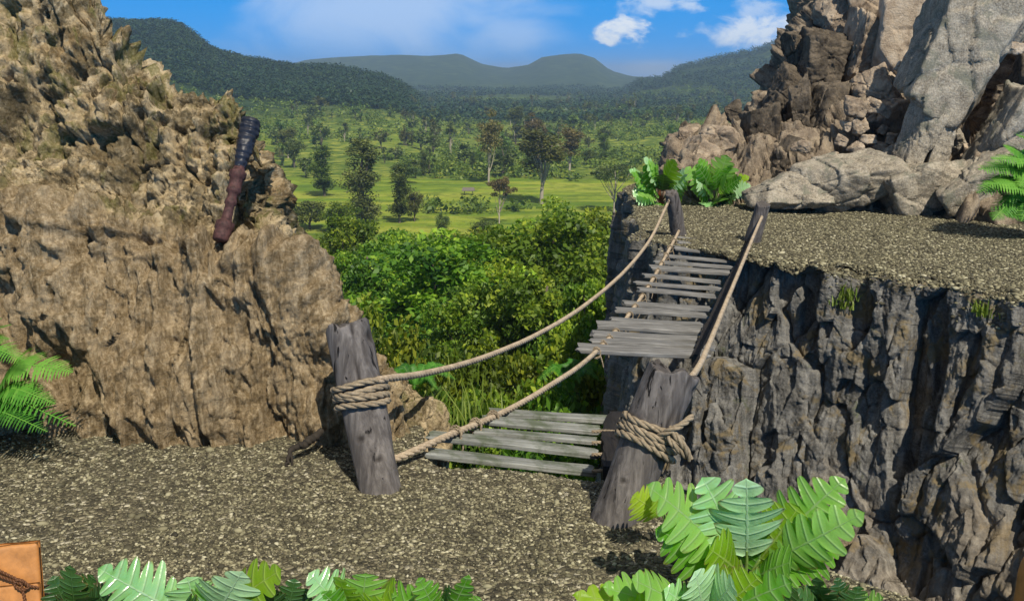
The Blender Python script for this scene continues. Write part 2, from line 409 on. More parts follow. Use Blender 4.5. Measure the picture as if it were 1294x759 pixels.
def ground_at(px, py):
    d = ray(px, py); Ys = np.geomspace(12, 9000, 2600); t = Ys/d[1]
    zz = CAMZ+d[2]*t; g = terr(d[0]*t, Ys); k = np.argmax(zz < g)
    return np.array([d[0]*t[k], Ys[k], g[k]])
nr, nc = 420, 420
Yr = np.concatenate([np.linspace(-60, 12, 16), np.geomspace(13, 12000, nr-16)])
th = np.linspace(-1.35, 1.35, nc)
YY, TT = np.meshgrid(Yr, th, indexing='ij'); XX = TT*(np.abs(YY)+30)
ZZ = terr(XX.ravel(), YY.ravel()).reshape(nr, nc)
def terrain_mat():
    t = NT('valley_ground')
    pos = t.n('ShaderNodeSeparateXYZ'); t.l(t.tc.outputs['Object'], pos.inputs[0]); y = pos.outputs[1]; z = pos.outputs[2]
    st = t.vec((1, .55, 1))
    n1 = t.noise(.012, 6, .6, st); n2 = t.noise(.16, 6, .65); n3 = t.noise(.05, 5, .6, t.vec((.35, 1.6, 1)))
    scrub = t.ramp(t.noise(.7, 6, .7), [(.3, (.018, .035, .008)), (.5, (.05, .088, .018)), (.7, (.11, .16, .03))])
    field = t.ramp(n3, [(.38, (.105, .175, .022)), (.5, (.18, .245, .026)), (.6, (.27, .30, .045))])
    field = t.mix(t.ramp(n2, [(.47, 0), (.6, .6)]), field, (.07, .115, .018))
    plain_ = t.ramp(n2, [(.35, (.05, .09, .016)), (.5, (.11, .16, .024)), (.62, (.25, .27, .045))])
    fm = t.ramp(t.math('ADD', n1, t.ramp(t.math('DIVIDE', y, 1000.0), [(.19, -0.0), (.24, .32), (.335, .32), (.36, .05), (.52, .09), (.64, -.0)])), [(.62, 0), (.68, 1)])
    c = t.mix(fm, plain_, field)
    c = t.mix(t.ramp(t.math('DIVIDE', y, 1000.0), [(.15, 1.0), (.2, 0.0)]), c, scrub)
    hill = t.ramp(t.noise(.03, 6, .65), [(.35, (.016, .034, .012)), (.55, (.035, .06, .02)), (.75, (.09, .12, .04))])
    c = t.mix(t.ramp(t.math('DIVIDE', t.math('ADD', z, 34.0), 100.0), [(.06, 0), (.16, 1)]), c, hill)
    c = t.mix(t.ramp(t.math('DIVIDE', y, 4000.0), [(.2, 0), (.3, .8)]), c, hill)
    t.col(c); t.rough(1, .05); t.bump(n2, .6, 1.2); return t.m
# brighter ramp values below zero are clamped by the ramp; the field belt itself is real farmland 230-340 m out
link('terrain', mesh_data('terrain', np.stack([XX, YY, ZZ], -1).reshape(-1, 3), gridfaces(nr, nc), terrain_mat()), kind='structure')

# ------------------------------------------------------------------ left cliff
def cl(px, py, Y): return at(px, py, Y)
cols = [
 [(-420, 548, 7.0), (-420, 420, 7.4), (-420, 285, 7.7), (-420, 230, 8.1), (-420, 40, 8.6), (-420, -330, 9.4)],
 [(-180, 546, 6.98), (-180, 420, 7.3), (-180, 285, 7.6), (-180, 230, 8.0), (-180, 60, 8.4), (-160, -240, 9.2)],
 [(0, 542, 7.02), (0, 405, 7.35), (0, 280, 7.55), (10, 215, 7.95), (10, 80, 8.3), (40, -110, 8.9)],
 [(120, 546, 6.95), (112, 420, 7.1), (108, 285, 7.3), (115, 245, 7.75), (105, 110, 8.15), (112, 2, 8.6)],
 [(225, 553, 6.88), (215, 430, 7.0), (210, 300, 7.2), (208, 268, 7.65), (200, 170, 7.95), (218, 92, 8.4)],
 [(325, 558, 6.82), (315, 440, 6.95), (300, 322, 7.12), (290, 292, 7.5), (290, 205, 7.8), (292, 122, 8.15)],
 [(400, 562, 6.78), (392, 450, 6.92), (368, 345, 7.05), (345, 305, 7.4), (325, 245, 7.7), (322, 168, 7.95)],
 [(452, 566, 6.8), (442, 480, 6.95), (415, 395, 7.15), (390, 345, 7.45), (360, 290, 7.7), (345, 208, 7.95)],
 [(505, 566, 6.95), (492, 515, 7.2), (470, 460, 7.5), (415, 385, 7.8), (384, 332, 7.95), (364, 285, 8.1)],
 [(556, 548, 7.2), (535, 518, 7.55), (494, 476, 7.85), (446, 425, 8.0), (410, 372, 8.15), (394, 335, 8.3)],
]
C = np.array([[cl(*p) for p in c] for c in cols])          # cols x rows
nC, nR = C.shape[:2]
A = [np.concatenate([[c[0]+np.array([0, 0.05, -0.5 if i < 7 else -2.0])], c], 0) for i, c in enumerate(C)]
A = [np.concatenate([a, [a[-1]+[0, .8, -.5], a[-1]+[0, 1.7, -1.9], a[-1]+[0, 2.8, -4], a[-1]+[0, 3.2, -14]]], 0) for a in A]
A = np.array(A)
last = A[-1]
b1 = last+np.array([-.10, .7, -.45]); b2 = last+np.array([-.5, 1.6, -1.3]); b3 = last+np.array([-1.6, 2.6, -5.])
A = np.concatenate([A, [b1, b2, b3]], 0)
G = np.moveaxis(A, 0, 1)                                     # rows x cols
tr = np.concatenate([np.linspace(0, 6, 300), np.linspace(6, 10, 60)[1:]])
tc_ = np.concatenate([np.linspace(0, 1.6, 40), np.linspace(1.6, 10, 440)[1:], np.linspace(10, 12, 40)[1:]])
G = cr1(cr1(G, tr, 0), tc_, 1)
nrm = grid_normals(G)
if np.sum(nrm[150, 200]*np.array([0, -1, 0])) < 0: nrm = -nrm
p = G.reshape(-1, 3); N = nrm.reshape(-1, 3)
v = np.repeat(tr, len(tc_)); u = np.tile(tc_, len(tr))
wob = fbm(p*1.5, 3, 91)*.45
upm = sstep(3.0, 3.5, v+wob*.8)
upm = np.maximum(upm, sstep(7.4, 8.6, u+wob*1.2))
d = fbm(p*.8, 3, 1)*.22
st = ridge(p*np.array([3.0, 3.0, .55]), 4, 5); st2 = fbm(p*np.array([7., 7., 1.3]), 4, 7)
fl, el, idl = facet(p*np.array([4.2, 4.2, 1.1])+fbm(p*3, 2, 19)[:, None]*.5, 52)
pw_ = p+np.stack([p[:, 2]*.22, 0*u, 0*u], 1)+fbm(p*1.1, 3, 56)[:, None]*.25
low = ridge(pw_*np.array([2.2, 2.2, .32]), 3, 57)*.20+st*.05+st2*.09+fl*.06+fbm(pw_*np.array([13., 13., 1.8]), 4, 54)*.075+fbm(p*9, 4, 58)*.05+fbm(p*np.array([19., 19., 3.]), 3, 53)*.035+ridge(p*np.array([1.2, 1.2, .35]), 2, 51)*.1
fa, ea, ida = facet(p*np.array([2.1, 2.1, .95])+fbm(p*2, 2, 15)[:, None]*.35, 11, .55)
fb, eb, idb = facet(p*np.array([6.5, 6.5, 4.2])+fbm(p*5, 2, 16)[:, None]*.3, 21)
fc, ec, idc = facet(p*np.array([17., 17., 11.]), 41)
cid2 = idb
pit = sstep(.58, .8, vnoise(p*np.array([9., 9., 7.]), 45)*.5+.5)*.07+sstep(.6, .8, vnoise(p*np.array([21., 21., 17.]), 46)*.5+.5)*.035
lichp = sstep(.5, .62, fbm(p*1.5+2, 4, 47)*.5+.52)
lichp = sstep(.5, .62, fbm(p*1.5+2, 4, 47)*.5+.52)
up = fa*.14-np.exp(-(ea/.045)**2)*.09+ridge(p*np.array([3.2, 3.2, .5])+fbm(p*1.3, 2, 35)[:, None]*.6, 3, 33)*.12+fb*.062-np.exp(-(eb/.06)**2)*.025+fc*.035+fbm(p*np.array([5., 5., 2.2]), 4, 34)*.05-pit*(.5+1.3*lichp)+fbm(p*17, 3, 48)*.05*lichp
slip = sstep(2.6, 3.0, v)*(1-sstep(3.2, 3.5, v))             # layered ledge between both faces
lay = ridge(p*np.array([1.2, 1.2, 11.])+fbm(p*1.2, 2, 61)[:, None]*1.2, 3, 63)*.07
d = d+upm*up+(1-upm)*(low+(cid2-.5)*.02)+slip*lay+fbm(p*14, 3, 8)*.025+fbm(p*34, 2, 9)*.012
# deep holes in the crust
hole = sstep(.60, .72, vnoise(p*np.array([2.1, 2.1, 2.8])+3.3, 71)*.5+.5)*upm
d = d-hole*.20
d = d*np.clip(v*.8, .25, 1)*np.interp(u, [7.5, 9], [1, .55])-.06*sstep(5.2, 6, v)
P2 = p+N*d[:, None]
# pinnacles on the crest
crest = np.exp(-((v-6)/.55)**2); P2[:, 2] += crest*(ridge(np.stack([p[:, 0]*3.3, p[:, 1]*1.2, 0*u], 1), 3, 81)*.13+fbm(p*8, 2, 82)*.05)
link('rock_cliff', mesh_data('rock_cliff', P2, gridfaces(len(tr), len(tc_)), M['left'], True, attrs={'tone': upm}), kind='structure')
CLIFF_FRONT = (P2.reshape(len(tr), len(tc_), 3), tr, tc_)

# ------------------------------------------------------------------ near ledge
E = [np.array([-14, 9.4, 0]), np.array([-6, 9.4, 0]), np.array([-3, 9.2, 0]), np.array([-1.3, 8.2, 0]), np.array([-.75, 7.3, 0])]
E += [onz(*q) for q in [(545, 584), (640, 597), (757, 609), (800, 602), (836, 606), (880, 642), (960, 690), (1060, 728), (1190, 770), (1345, 806), (1600, 960)]]
E = cr1(np.array(E), 420)
rows = []
cen = np.array([-1.5, 3.0, 0])
for f_ in [0.0, .1, .2, .3, .4, .5, .58, .66, .74, .82, .88, .93, .97, 1.0]:
    rows.append(E*f_+(np.array([-3, -3.5, 0])*(1-f_)+np.stack([E[:, 0]*.9*(1-f_), 0*E[:, 0], 0*E[:, 0]], 1)))
for (o_, z_) in [(.05, -.06), (.06, -.25), (.02, -.7), (-.1, -1.4), (-.2, -2.6), (0, -4.5), (.3, -8), (.6, -13)]:
    out = E-cen; out[:, 2] = 0; out /= np.linalg.norm(out, axis=1, keepdims=True)
    rows.append(E+out*o_+[0, 0, z_])
G = cr1(np.array(rows), 170)
p = G.reshape(-1, 3); nrm = grid_normals(G); 
if nrm[30, 200, 2] < 0: nrm = -nrm
top = sstep(-.12, -.02, p[:, 2])
d = top*(fbm(p*1.3, 3, 3)*.035)+(1-top)*(fbm(p*2.2, 4, 4)*.22+(voro(p*3.1, 6)[2]-.5)*.14)
P2 = p+nrm.reshape(-1, 3)*d[:, None]
def near_z(x, y): 
    q = np.array([[x, y, 0.0]]); return float(fbm(q*1.3, 3, 3)[0]*.035)
G2 = P2.reshape(170, 420, 3)
fq = gridfaces(170, 420)
zf = P2[fq].mean(1)[:, 2]
link('gravel_ledge', mesh_data('gravel_ledge', P2, fq, [M['gravel_ground'], M['gorge']], True, mi=(zf < -.11).astype(int)), kind='structure')

# ------------------------------------------------------------------ far ledge + gorge wall
ZF = -.28
Ep = [(786, 238), (797, 250), (804, 275), (816, 299), (850, 309), (900, 316), (945, 321), (1010, 331), (1100, 342), (1200, 356), (1294, 373), (1400, 398), (1600, 450), (1900, 560)]
E = np.array([onz(a, b, ZF) for a, b in Ep])
E[11:, 0] += .0
Bk = np.array([[7, 36, ZF], [8, 35, ZF], [9, 34, ZF], [9.5, 34, ZF], [10, 34, ZF]]+[[e[0]*1.6+2, 34, ZF] for e in E[5:]])
te = np.concatenate([np.linspace(0, 4, 150), np.linspace(4, 11.5, 800)[1:], np.linspace(11.5, 13, 60)[1:]]); n_e = len(te); E = cr1(E, te); Bk = cr1(Bk, te)
out = np.stack([-np.gradient(E, axis=0)[:, 1]*-1, np.gradient(E, axis=0)[:, 0]*-1], 1)
tg = np.gradient(E, axis=0); out = np.stack([tg[:, 1], -tg[:, 0], 0*tg[:, 0]], 1); out /= np.linalg.norm(out, axis=1, keepdims=True)
# smooth outward
for _ in range(300): out[1:-1] = (out[:-2]+out[1:-1]+out[2:])/3
out /= np.linalg.norm(out, axis=1, keepdims=True)
if out[700, 1] > 0: out = -out
rows = [Bk*(1-f_)+E*f_ for f_ in (0, .2, .4, .55, .7, .8, .88, .94, .98, 1.0)]
for (o_, z_) in [(.06, -.08), (.10, -.3), (.16, -.8), (.32, -1.5), (.55, -2.4), (.85, -3.4), (1.35, -4.6), (2.1, -6.2), (3.0, -9), (3.6, -15)]:
    rows.append(E+out*(o_*np.interp(te, [0, 3.0, 4.4], [.25, .3, 1.0]))[:, None]+[0, 0, z_])
G = np.array(rows)
tv = np.concatenate([np.linspace(0, 9, 60), np.concatenate([np.linspace(9, 16.5, 430), np.linspace(16.5, 19, 40)[1:]])[1:]])
G = cr1(G, tv); p = G.reshape(-1, 3); nrm = grid_normals(G)
if nrm[20, 600, 2] < 0: nrm = -nrm
v = np.repeat(tv, n_e)
face = sstep(9.1, 10.4, v)
w = fbm(p*.9, 3, 12)
fa, ea, ida = facet(p*np.array([1.1, 1.1, .42])+w[:, None]*.25, 13)
fb, eb, idb = facet(p*np.array([2.7, 2.7, 1.0])+w[:, None]*.3, 23)
fc, ec, idc = facet(p*np.array([7., 7., 3.4])+w[:, None]*.2, 29)
d = fbm(p*.55, 3, 14)*.4+fa*.85-np.exp(-(ea/.04)**2)*.12+fb*.38-np.exp(-(eb/.04)**2)*.04+fbm(p*np.array([5., 5., .9]), 5, 17)*.17+fc*.07+fbm(p*9, 4, 18)*.06
dg_ = d.reshape(len(tv), n_e)
for _ in range(1):
    dg_[:, 1:-1] = (dg_[:, :-2]+2*dg_[:, 1:-1]+dg_[:, 2:])/4
d = dg_.ravel()+fbm(p*11, 4, 20)*.05
flat = 1-face
P2 = p+nrm.reshape(-1, 3)*(face*d*.46*np.interp(np.tile(te, len(tv)), [0, 3.2, 4.6], [.8, .75, 1.0]))[:, None]
P2[:, 2] += flat*fbm(p*.8, 3, 19)*.06
# ragged lip
lip = np.exp(-((v-9.3)/.8)**2); P2[:, 1] += lip*fbm(p*np.array([1.7, 1.7, 0]), 5, 43)*.7*sstep(2.8, 3.8, p[:, 0]); P2[:, 2] -= lip*np.abs(fbm(p*np.array([2.4, 2.4, 0]), 4, 44))*.35*sstep(2.8, 3.8, p[:, 0])
fq = gridfaces(len(tv), n_e); vf = v[fq].mean(1)
tan_ = sstep(.35, .75, (p[:, 0]-4.2)*.16-(p[:, 2]+2.2)*.24+fbm(p*.9, 4, 141)*.9)
link('gorge_wall', mesh_data('gorge_wall', P2, fq, [M['gravel_ground'], M['gorge']], True, mi=(vf > 9.45).astype(int), attrs={'tone': tan_}), kind='structure')

# pebbles: uncountable gravel
def ico():
    t = (1+5**.5)/2
    v = np.array([(-1, t, 0), (1, t, 0), (-1, -t, 0), (1, -t, 0), (0, -1, t), (0, 1, t), (0, -1, -t), (0, 1, -t), (t, 0, -1), (t, 0, 1), (-t, 0, -1), (-t, 0, 1)])
    f = np.array([(0, 11, 5), (0, 5, 1), (0, 1, 7), (0, 7, 10), (0, 10, 11), (1, 5, 9), (5, 11, 4), (11, 10, 2), (10, 7, 6), (7, 1, 8), (3, 9, 4), (3, 4, 2), (3, 2, 6), (3, 6, 8), (3, 8, 9), (4, 9, 5), (2, 4, 11), (6, 2, 10), (8, 6, 7), (9, 8, 1)])
    return v/np.linalg.norm(v[0]), f
IV, IF = ico()
def pebbles(name, pts, smin, smax, label_kind='stuff'):
    n = len(pts)
    s = smin+(smax-smin)*RNG.random(n)**2.2
    ax = np.stack([s*RNG.uniform(.8, 1.7, n), s*RNG.uniform(.6, 1.1, n), s*RNG.uniform(.4, .75, n)], 1)
    V = IV[None]*ax[:, None]*RNG.uniform(.78, 1.18, (n, 12, 1))
    a = RNG.uniform(0, 2*np.pi, n); ca, sa = np.cos(a)[:, None], np.sin(a)[:, None]
    x = V[:, :, 0]*ca-V[:, :, 1]*sa; y = V[:, :, 0]*sa+V[:, :, 1]*ca
    tl = RNG.uniform(-.5, .5, n)[:, None]; z = V[:, :, 2]+x*tl*.5
    V = np.stack([x, y, z], -1)+pts[:, None]+np.stack([0*s, 0*s, s*.2], 1)[:, None]
    Fc = (IF[None]+(np.arange(n)*12)[:, None, None]).reshape(-1, 3)
    tone = np.repeat(np.clip(RNG.beta(1.5, 1.5, n), 0, 1), 12)
    o = link(name, mesh_data(name, V.reshape(-1, 3), Fc, M['pebble'], True, attrs={'tone': tone}), kind='stuff')
    return o
n = 150000
yy = 3.9+(9.0-3.9)*RNG.random(n)**1.15; xx = (RNG.random(n)*1.55-.72)*yy*.78
# keep those on the near ledge (inside edge) using a nearest-vertex height test on the top grid
from mathutils.bvhtree import BVHTree
def bvh_of(V, Fq): return BVHTree.FromPolygons([tuple(a) for a in V], [tuple(a) for a in Fq])
near_obj = bpy.data.objects['gravel_ledge']; far_obj = bpy.data.objects['gorge_wall']; cliff_obj = bpy.data.objects['rock_cliff']
dg = bpy.context.evaluated_depsgraph_get()
BN = BVHTree.FromObject(near_obj, dg); BF = BVHTree.FromObject(far_obj, dg); BC = BVHTree.FromObject(cliff_obj, dg)
def drop(bvh, x, y, z0=6.0):
    h = bvh.ray_cast(Vector((x, y, z0)), Vector((0, 0, -1))); return None if h[0] is None else h[0].z
keep_p = np.clip(.8+1.3*fbm(np.stack([xx*1.1, yy*1.1, 0*xx+4], 1), 3, 95), .25, 1); keep_r = RNG.random(n)
pts = []
for x, y, km, kr in zip(xx, yy, keep_p, keep_r):
    z = drop(BN, x, y, 1.0)
    if z is not None and z > -.10 and kr < km: pts.append((x, y, z))
pebbles('gravel', np.array(pts), .0045, .0145)['label'] = 'fine pale and dark gravel covering the near ledge'
n = 1500
yy = 3.9+(9.0-3.9)*RNG.random(n)**1.15; xx = (RNG.random(n)*1.55-.72)*yy*.78; pts = []
for x, y in zip(xx, yy):
    z = drop(BN, x, y, 1.0)
    if z is not None and z > -.10: pts.append((x, y, z))
pebbles('gravel', np.array(pts), .010, .030)['label'] = 'bigger stones strewn thinly through the near gravel'
n = 3000; ii = RNG.integers(250, n_e-30, n); off = RNG.normal(0, .22, n); pts = []
for i_, o_ in zip(ii, off):
    x, y = E[i_, 0]-out[i_, 0]*o_, E[i_, 1]-out[i_, 1]*o_; z = drop(BF, x, y, 1.0)
    if z is not None and z > ZF-.5: pts.append((x, y, z))
pebbles('gravel', np.array(pts), .012, .05)['label'] = 'crumbling stones along the lip of the gorge'
n = 120000
yy = 12.0+(27-12)*RNG.random(n)**1.2; xx = (RNG.random(n)*.52+.08)*yy
pts = []
for x, y in zip(xx, yy):
    z = drop(BF, x, y, 1.0)
    if z is not None and z > ZF-.14: pts.append((x, y, z))
pebbles('gravel', np.array(pts), .009, .028)['label'] = 'loose gravel covering the far ledge across the gorge'

# ------------------------------------------------------------------ right-hand rock slope and boulders
sl = [
 [(830, 262, 23.6), (842, 232, 24.2), (852, 205, 25), (862, 188, 26), (872, 180, 27)],
 [(955, 258, 22.0), (950, 236, 22.8), (940, 212, 24), (935, 195, 25.5), (932, 180, 27.5)],
 [(1040, 260, 21.4), (1030, 222, 22.4), (1015, 175, 24.5), (1005, 120, 26.5), (1010, 60, 29)],
 [(1130, 264, 20.8), (1120, 225, 21.8), (1105, 165, 24), (1090, 80, 26.5), (1060, -30, 30)],
 [(1230, 268, 20.2), (1230, 230, 21.4), (1225, 160, 27.0), (1210, 60, 28), (1180, -120, 30)],
 [(1330, 272, 19.8), (1330, 230, 20.6), (1330, 120, 22.5), (1330, -10, 25), (1330, -220, 29)],
 [(1560, 290, 18.8), (1560, 240, 19.5), (1560, 80, 21.5), (1560, -60, 24), (1560, -320, 28)],
]
S = np.array([[at(*q) for q in c] for c in sl])
S = np.array([np.concatenate([[c[0]+[0, -.1, -.8]], c, [c[-1]+[.2, 2.5, -.6], c[-1]+[.5, 5, -6], c[-1]+[1, 6, -22]]], 0) for c in S])
lf = S[0]; S = np.concatenate([[lf+np.array([.6, 4, -14]), lf+np.array([-.1, 1.5, -3])], S], 0)
G = np.moveaxis(S, 0, 1); G = cr1(cr1(G, 260, 0), 380, 1); nrm = grid_normals(G)
if nrm[100, 200, 1] > 0: nrm = -nrm
p = G.reshape(-1, 3); w = fbm(p*.5, 3, 112)
fa, ea, ida = facet(p*np.array([.8, .8, .6])+w[:, None]*.3, 113); fb, eb, idb = facet(p*2.1+w[:, None]*.4, 123); fc, ec, idc = facet(p*5.5, 125)
d = fbm(p*.4, 3, 114)*.5+fa*1.1-np.exp(-(ea/.05)**2)*.25+fb*.5-np.exp(-(eb/.07)**2)*.1+fc*.16+fbm(p*7, 4, 118)*.07
link('rock_slope', mesh_data('rock_slope', p+nrm.reshape(-1, 3)*(d*.7)[:, None], gridfaces(260, 380), M['slope'], True), kind='structure')

def sphere_dirs(lat=64, lon=96):
    a = np.linspace(0, np.pi, lat); b = np.linspace(0, 2*np.pi, lon, endpoint=False)
    D = np.stack([np.sin(a)[:, None]*np.cos(b), np.sin(a)[:, None]*np.sin(b), np.cos(a)[:, None]*np.ones(lon)], -1)
    i = np.arange(lat*lon).reshape(lat, lon); j = np.roll(i, -1, 1)
    return D.reshape(-1, 3), np.stack([i[:-1], i[1:], j[1:], j[:-1]], -1).reshape(-1, 4)
SD, SF = sphere_dirs(100, 150); SDl, SFl = sphere_dirs(34, 48)
CAMU = np.array([0, sp, cp]); CAMR = np.array([1., 0, 0]); CAMF = np.array([0, cp, -sp])
def boulder(name, px, py, w, h, Y, rot, mat, label, seed, depth=.8, k=16, round_=.14, rough=1.0, boxy=.5, group=None, cat='boulder', lowres=False):
    rg = np.random.default_rng(seed)
    c = at(px, py, Y); m = np.linalg.norm(c-[0, 0, CAMZ])/F
    a, b = w*.5*m, h*.5*m; dd = depth*math.sqrt(a*b)*1.1
    D, Fq = (SDl, SFl) if lowres else (SD, SF)
    nrm_ = list(rg.normal(size=(k, 3)))
    offs = list(rg.uniform(.84, 1.12, k))
    for ax in np.eye(3):
        for s in (1, -1):
            nn = ax*s+rg.normal(size=3)*(.20 if boxy > .4 else .33); nrm_.append(nn); offs.append(rg.uniform(.70, .86))
    nv = np.array(nrm_); nv /= np.linalg.norm(nv, axis=1, keepdims=True); of = np.array(offs)
    dot = D@nv.T; q = np.where(dot > .05, of/np.maximum(dot, .05), 9.)
    kk = 1/round_*2.2
    qm = q.min(1); r = qm-np.log(np.exp(-kk*(q-qm[:, None])).sum(1))/kk
    V = D*np.clip(r, .3, 1.75)[:, None]
    V = V/np.abs(V).max(0)
    L = V*np.array([a, dd, b])
    ca, sa = math.cos(R(rot)), math.sin(R(rot))
    L = np.stack([L[:, 0]*ca-L[:, 2]*sa, L[:, 1], L[:, 0]*sa+L[:, 2]*ca], 1)
    Nn = L/np.linalg.norm(L, axis=1, keepdims=True); pw = L+c
    sc = 1/max(.12, math.sqrt(a*b)); amp = math.sqrt(a*b)*rough
    dsp = fbm(pw*sc*1.2, 3, seed)*.035+fbm(pw*sc*6, 5, seed+1)*.05*rough
    for fam in range(3):
        nj = rg.normal(size=3); nj /= np.linalg.norm(nj)
        tj = (pw@nj)*sc*rg.uniform(.9, 1.9)+fbm(pw*sc*1.6, 2, seed+fam)*.18+rg.random()*9
        ij = np.floor(tj); fj = np.abs((tj-ij)-.5)*2
        hj = _h(ij.astype(np.int64), ij.astype(np.int64)*0+seed, ij.astype(np.int64)*0+fam, 3)
        dsp = dsp+(hj-.5)*.15*rough-np.exp(-((1-fj)/.05)**2)*.05*rough
    fb, eb, idb = facet(pw*sc*2.4, seed+50, 1.1); dsp = dsp+fb*.06*rough
    L = L+Nn*(dsp*amp)[:, None]
    V = L[:, :1]*CAMR+L[:, 1:2]*np.array([0, 1., 0])+L[:, 2:]*np.array([0, 0, 1.])
    zc = V[:, 2].min()
    o = link(name, mesh_data(name, V-[0, 0, zc], Fq, M[mat], True), None, label, cat, group, loc=c+[0, 0, zc])
    return o
BL = [
 (880, 205, 66, 62, 24.6, 8, 'b_tan', 'squat brown boulder at the far left foot of the slope, behind the leafy plants', .9, 'boulder'),
 (868, 172, 30, 24, 25.6, 0, 'b_tan', 'small pinkish brown rock perched at the left tip of the slope', .8, 'boulder'),
 (912, 186, 72, 66, 25.0, -6, 'b_tan', 'wide reddish brown boulder right of the leftmost brown boulder', .9, 'boulder'),
 (926, 143, 30, 26, 25.8, 20, 'b_dark', 'small dark rock sitting on top of the wide reddish brown boulder', .8, 'boulder'),
 (964, 168, 58, 92, 25.0, 12, 'b_dark', 'dark brown block with a flat lit left face above the leaning slab', .9, 'rock block'),
 (988, 214, 40, 104, 23.4, -38, 'b_dark', 'long grey brown slab leaning to the right at the foot of the dark blocks', .6, 'rock slab'),
 (992, 118, 40, 74, 26.2, -22, 'b_dark', 'narrow dark block forming the left shoulder of the slope outline', .9, 'rock block'),
 (1012, 150, 34, 110, 25.0, 6, 'b_dark', 'tall dark upright block left of the deep vertical crack', .9, 'rock block'),
 (1012, 62, 36, 52, 27.2, 14, 'b_dark', 'small blackish block high on the left outline, under the reddish knob', .9, 'rock block'),
 (1040, 78, 56, 74, 26.6, -8, 'b_dark', 'dark cracked block with a lit top edge below the reddish knob', .9, 'rock block'),
 (1042, 152, 46, 108, 24.9, -10, 'b_dark', 'tall dark brown block in the middle of the dark rock face', .9, 'rock block'),
 (1056, 20, 52, 56, 27.8, 0, 'b_tan', 'reddish tan knob of rock at the upper left edge of the slope', .9, 'boulder'),
 (1068, 186, 36, 70, 24.0, -22, 'b_dark', 'thin dark slab wedged beside the loose pale rubble', .7, 'rock slab'),
 (1092, 62, 46, 120, 26.4, -10, 'b_tan', 'narrow cracked tan block left of the big smooth slab', .9, 'rock block'),
 (1096, -6, 60, 70, 27.6, 10, 'b_tan', 'tan block cut by the top of the picture, left of the smooth slab', .9, 'rock block'),
 (1146, 42, 96, 190, 25.6, -16, 'b_pale', 'big smooth pale tan slab leaning at the top of the slope', .5, 'rock slab'),
 (1106, 118, 70, 62, 24.6, 10, 'b_tan', 'fractured tan boulder below the big smooth slab', .8, 'boulder'),
 (1124, 150, 54, 50, 24.0, -12, 'b_tan', 'rounded tan boulder left of the grey granite ridge', .8, 'boulder'),
 (1214, 58, 116, 196, 21.9, -24, 'b_grey', 'huge speckled grey granite ridge slanting down from the top right', .75, 'rock slab'),
 (1160, 174, 40, 112, 21.6, -20, 'b_grey', 'grey granite prong pointing down, left one under the ridge', .8, 'rock slab'),
 (1190, 182, 32, 80, 21.4, -12, 'b_grey', 'shorter grey granite prong beside the dark hollow', .8, 'rock slab'),
 (1276, 172, 58, 170, 21.2, -24, 'b_grey', 'long grey granite spur on the right of the dark hollow', .8, 'rock slab'),
 (1262, 28, 66, 76, 23.2, 15, 'b_grey', 'blocky grey boulder at the top right beside the dark gap', .8, 'boulder'),
 (1296, 108, 50, 74, 22.4, -5, 'b_dark', 'dark grey boulder cut by the right border below the gap', .8, 'boulder'),
 (1210, 178, 26, 40, 22.2, 20, 'b_grey', 'small grey wedge stone lying inside the dark hollow', .8, 'stone'),
 (1224, 190, 18, 20, 22.0, 0, 'b_pale', 'small pale yellowish stone at the mouth of the dark hollow', .8, 'stone'),
 (1002, 238, 116, 56, 21.4, 8, 'b_grey', 'low pale grey boulder at the left end of the slope foot, by the gravel', .8, 'boulder'),
 (1076, 230, 140, 72, 21.2, 16, 'b_grey', 'broad rounded grey boulder at the middle of the slope foot', .7, 'boulder'),
 (1140, 196, 70, 34, 22.2, 6, 'b_grey', 'flat grey ledge stone under the granite prong', .8, 'boulder'),
 (1160, 240, 160, 62, 20.8, 10, 'b_grey', 'long smooth grey boulder under the granite prongs, by the gravel', .7, 'boulder'),
 (1238, 236, 120, 74, 20.4, 24, 'b_grey', 'smooth grey brown boulder at the foot of the spur, left of the fern', .8, 'boulder'),
 (1290, 238, 80, 80, 20.4, -10, 'b_dark', 'shadowy grey boulder hidden behind the fern on the right', .8, 'boulder'),
 (1020, 252, 80, 24, 21.0, 0, 'b_grey', 'flat grey stone edging the far gravel at the slope foot', .9, 'boulder'),
]
for i, (px, py, w, h, Y, rot, mt, lb, dp, ct) in enumerate(BL):
    nm = {'boulder': 'boulder', 'rock block': 'rock_block', 'rock slab': 'rock_slab', 'stone': 'stone'}[ct]
    boulder(nm, px, py, w, h, Y, rot, mt, lb, 300+i*7, depth=dp, boxy=.7 if ct in ('rock block', 'rock slab') else .3, k=4 if ct != 'boulder' else 9,
            round_=.05 if ct in ('rock block', 'rock slab') else .09, rough=.5 if mt == 'b_pale' else .85 if mt == 'b_grey' else 1.0, cat=ct)
RB = [(1082, 138, 34, 24), (1086, 160, 22, 26), (1104, 134, 26, 22), (1014, 186, 24, 16), (1138, 86, 14, 12), (1118, 140, 16, 14), (1064, 178, 18, 14), (1098, 176, 24, 14),
      (1082, 186, 20, 12), (1112, 186, 22, 14), (1050, 200, 20, 14), (1092, 198, 26, 14), (1126, 176, 16, 16), (1070, 160, 14, 14), (1036, 206, 16, 11), (1116, 164, 14, 12)]
for i, (px, py, w, h) in enumerate(RB):
    boulder('loose_rock', px, py, w, h, 23.0 if py < 170 else 22.4, RNG.uniform(-30, 30), 'b_pale' if i % 3 else 'b_tan', 'pale angular rock loose in the rubble between the dark blocks and granite ridge', 700+i, k=12, round_=.08,
            group='loose rubble on the slope', cat='rock', lowres=True)
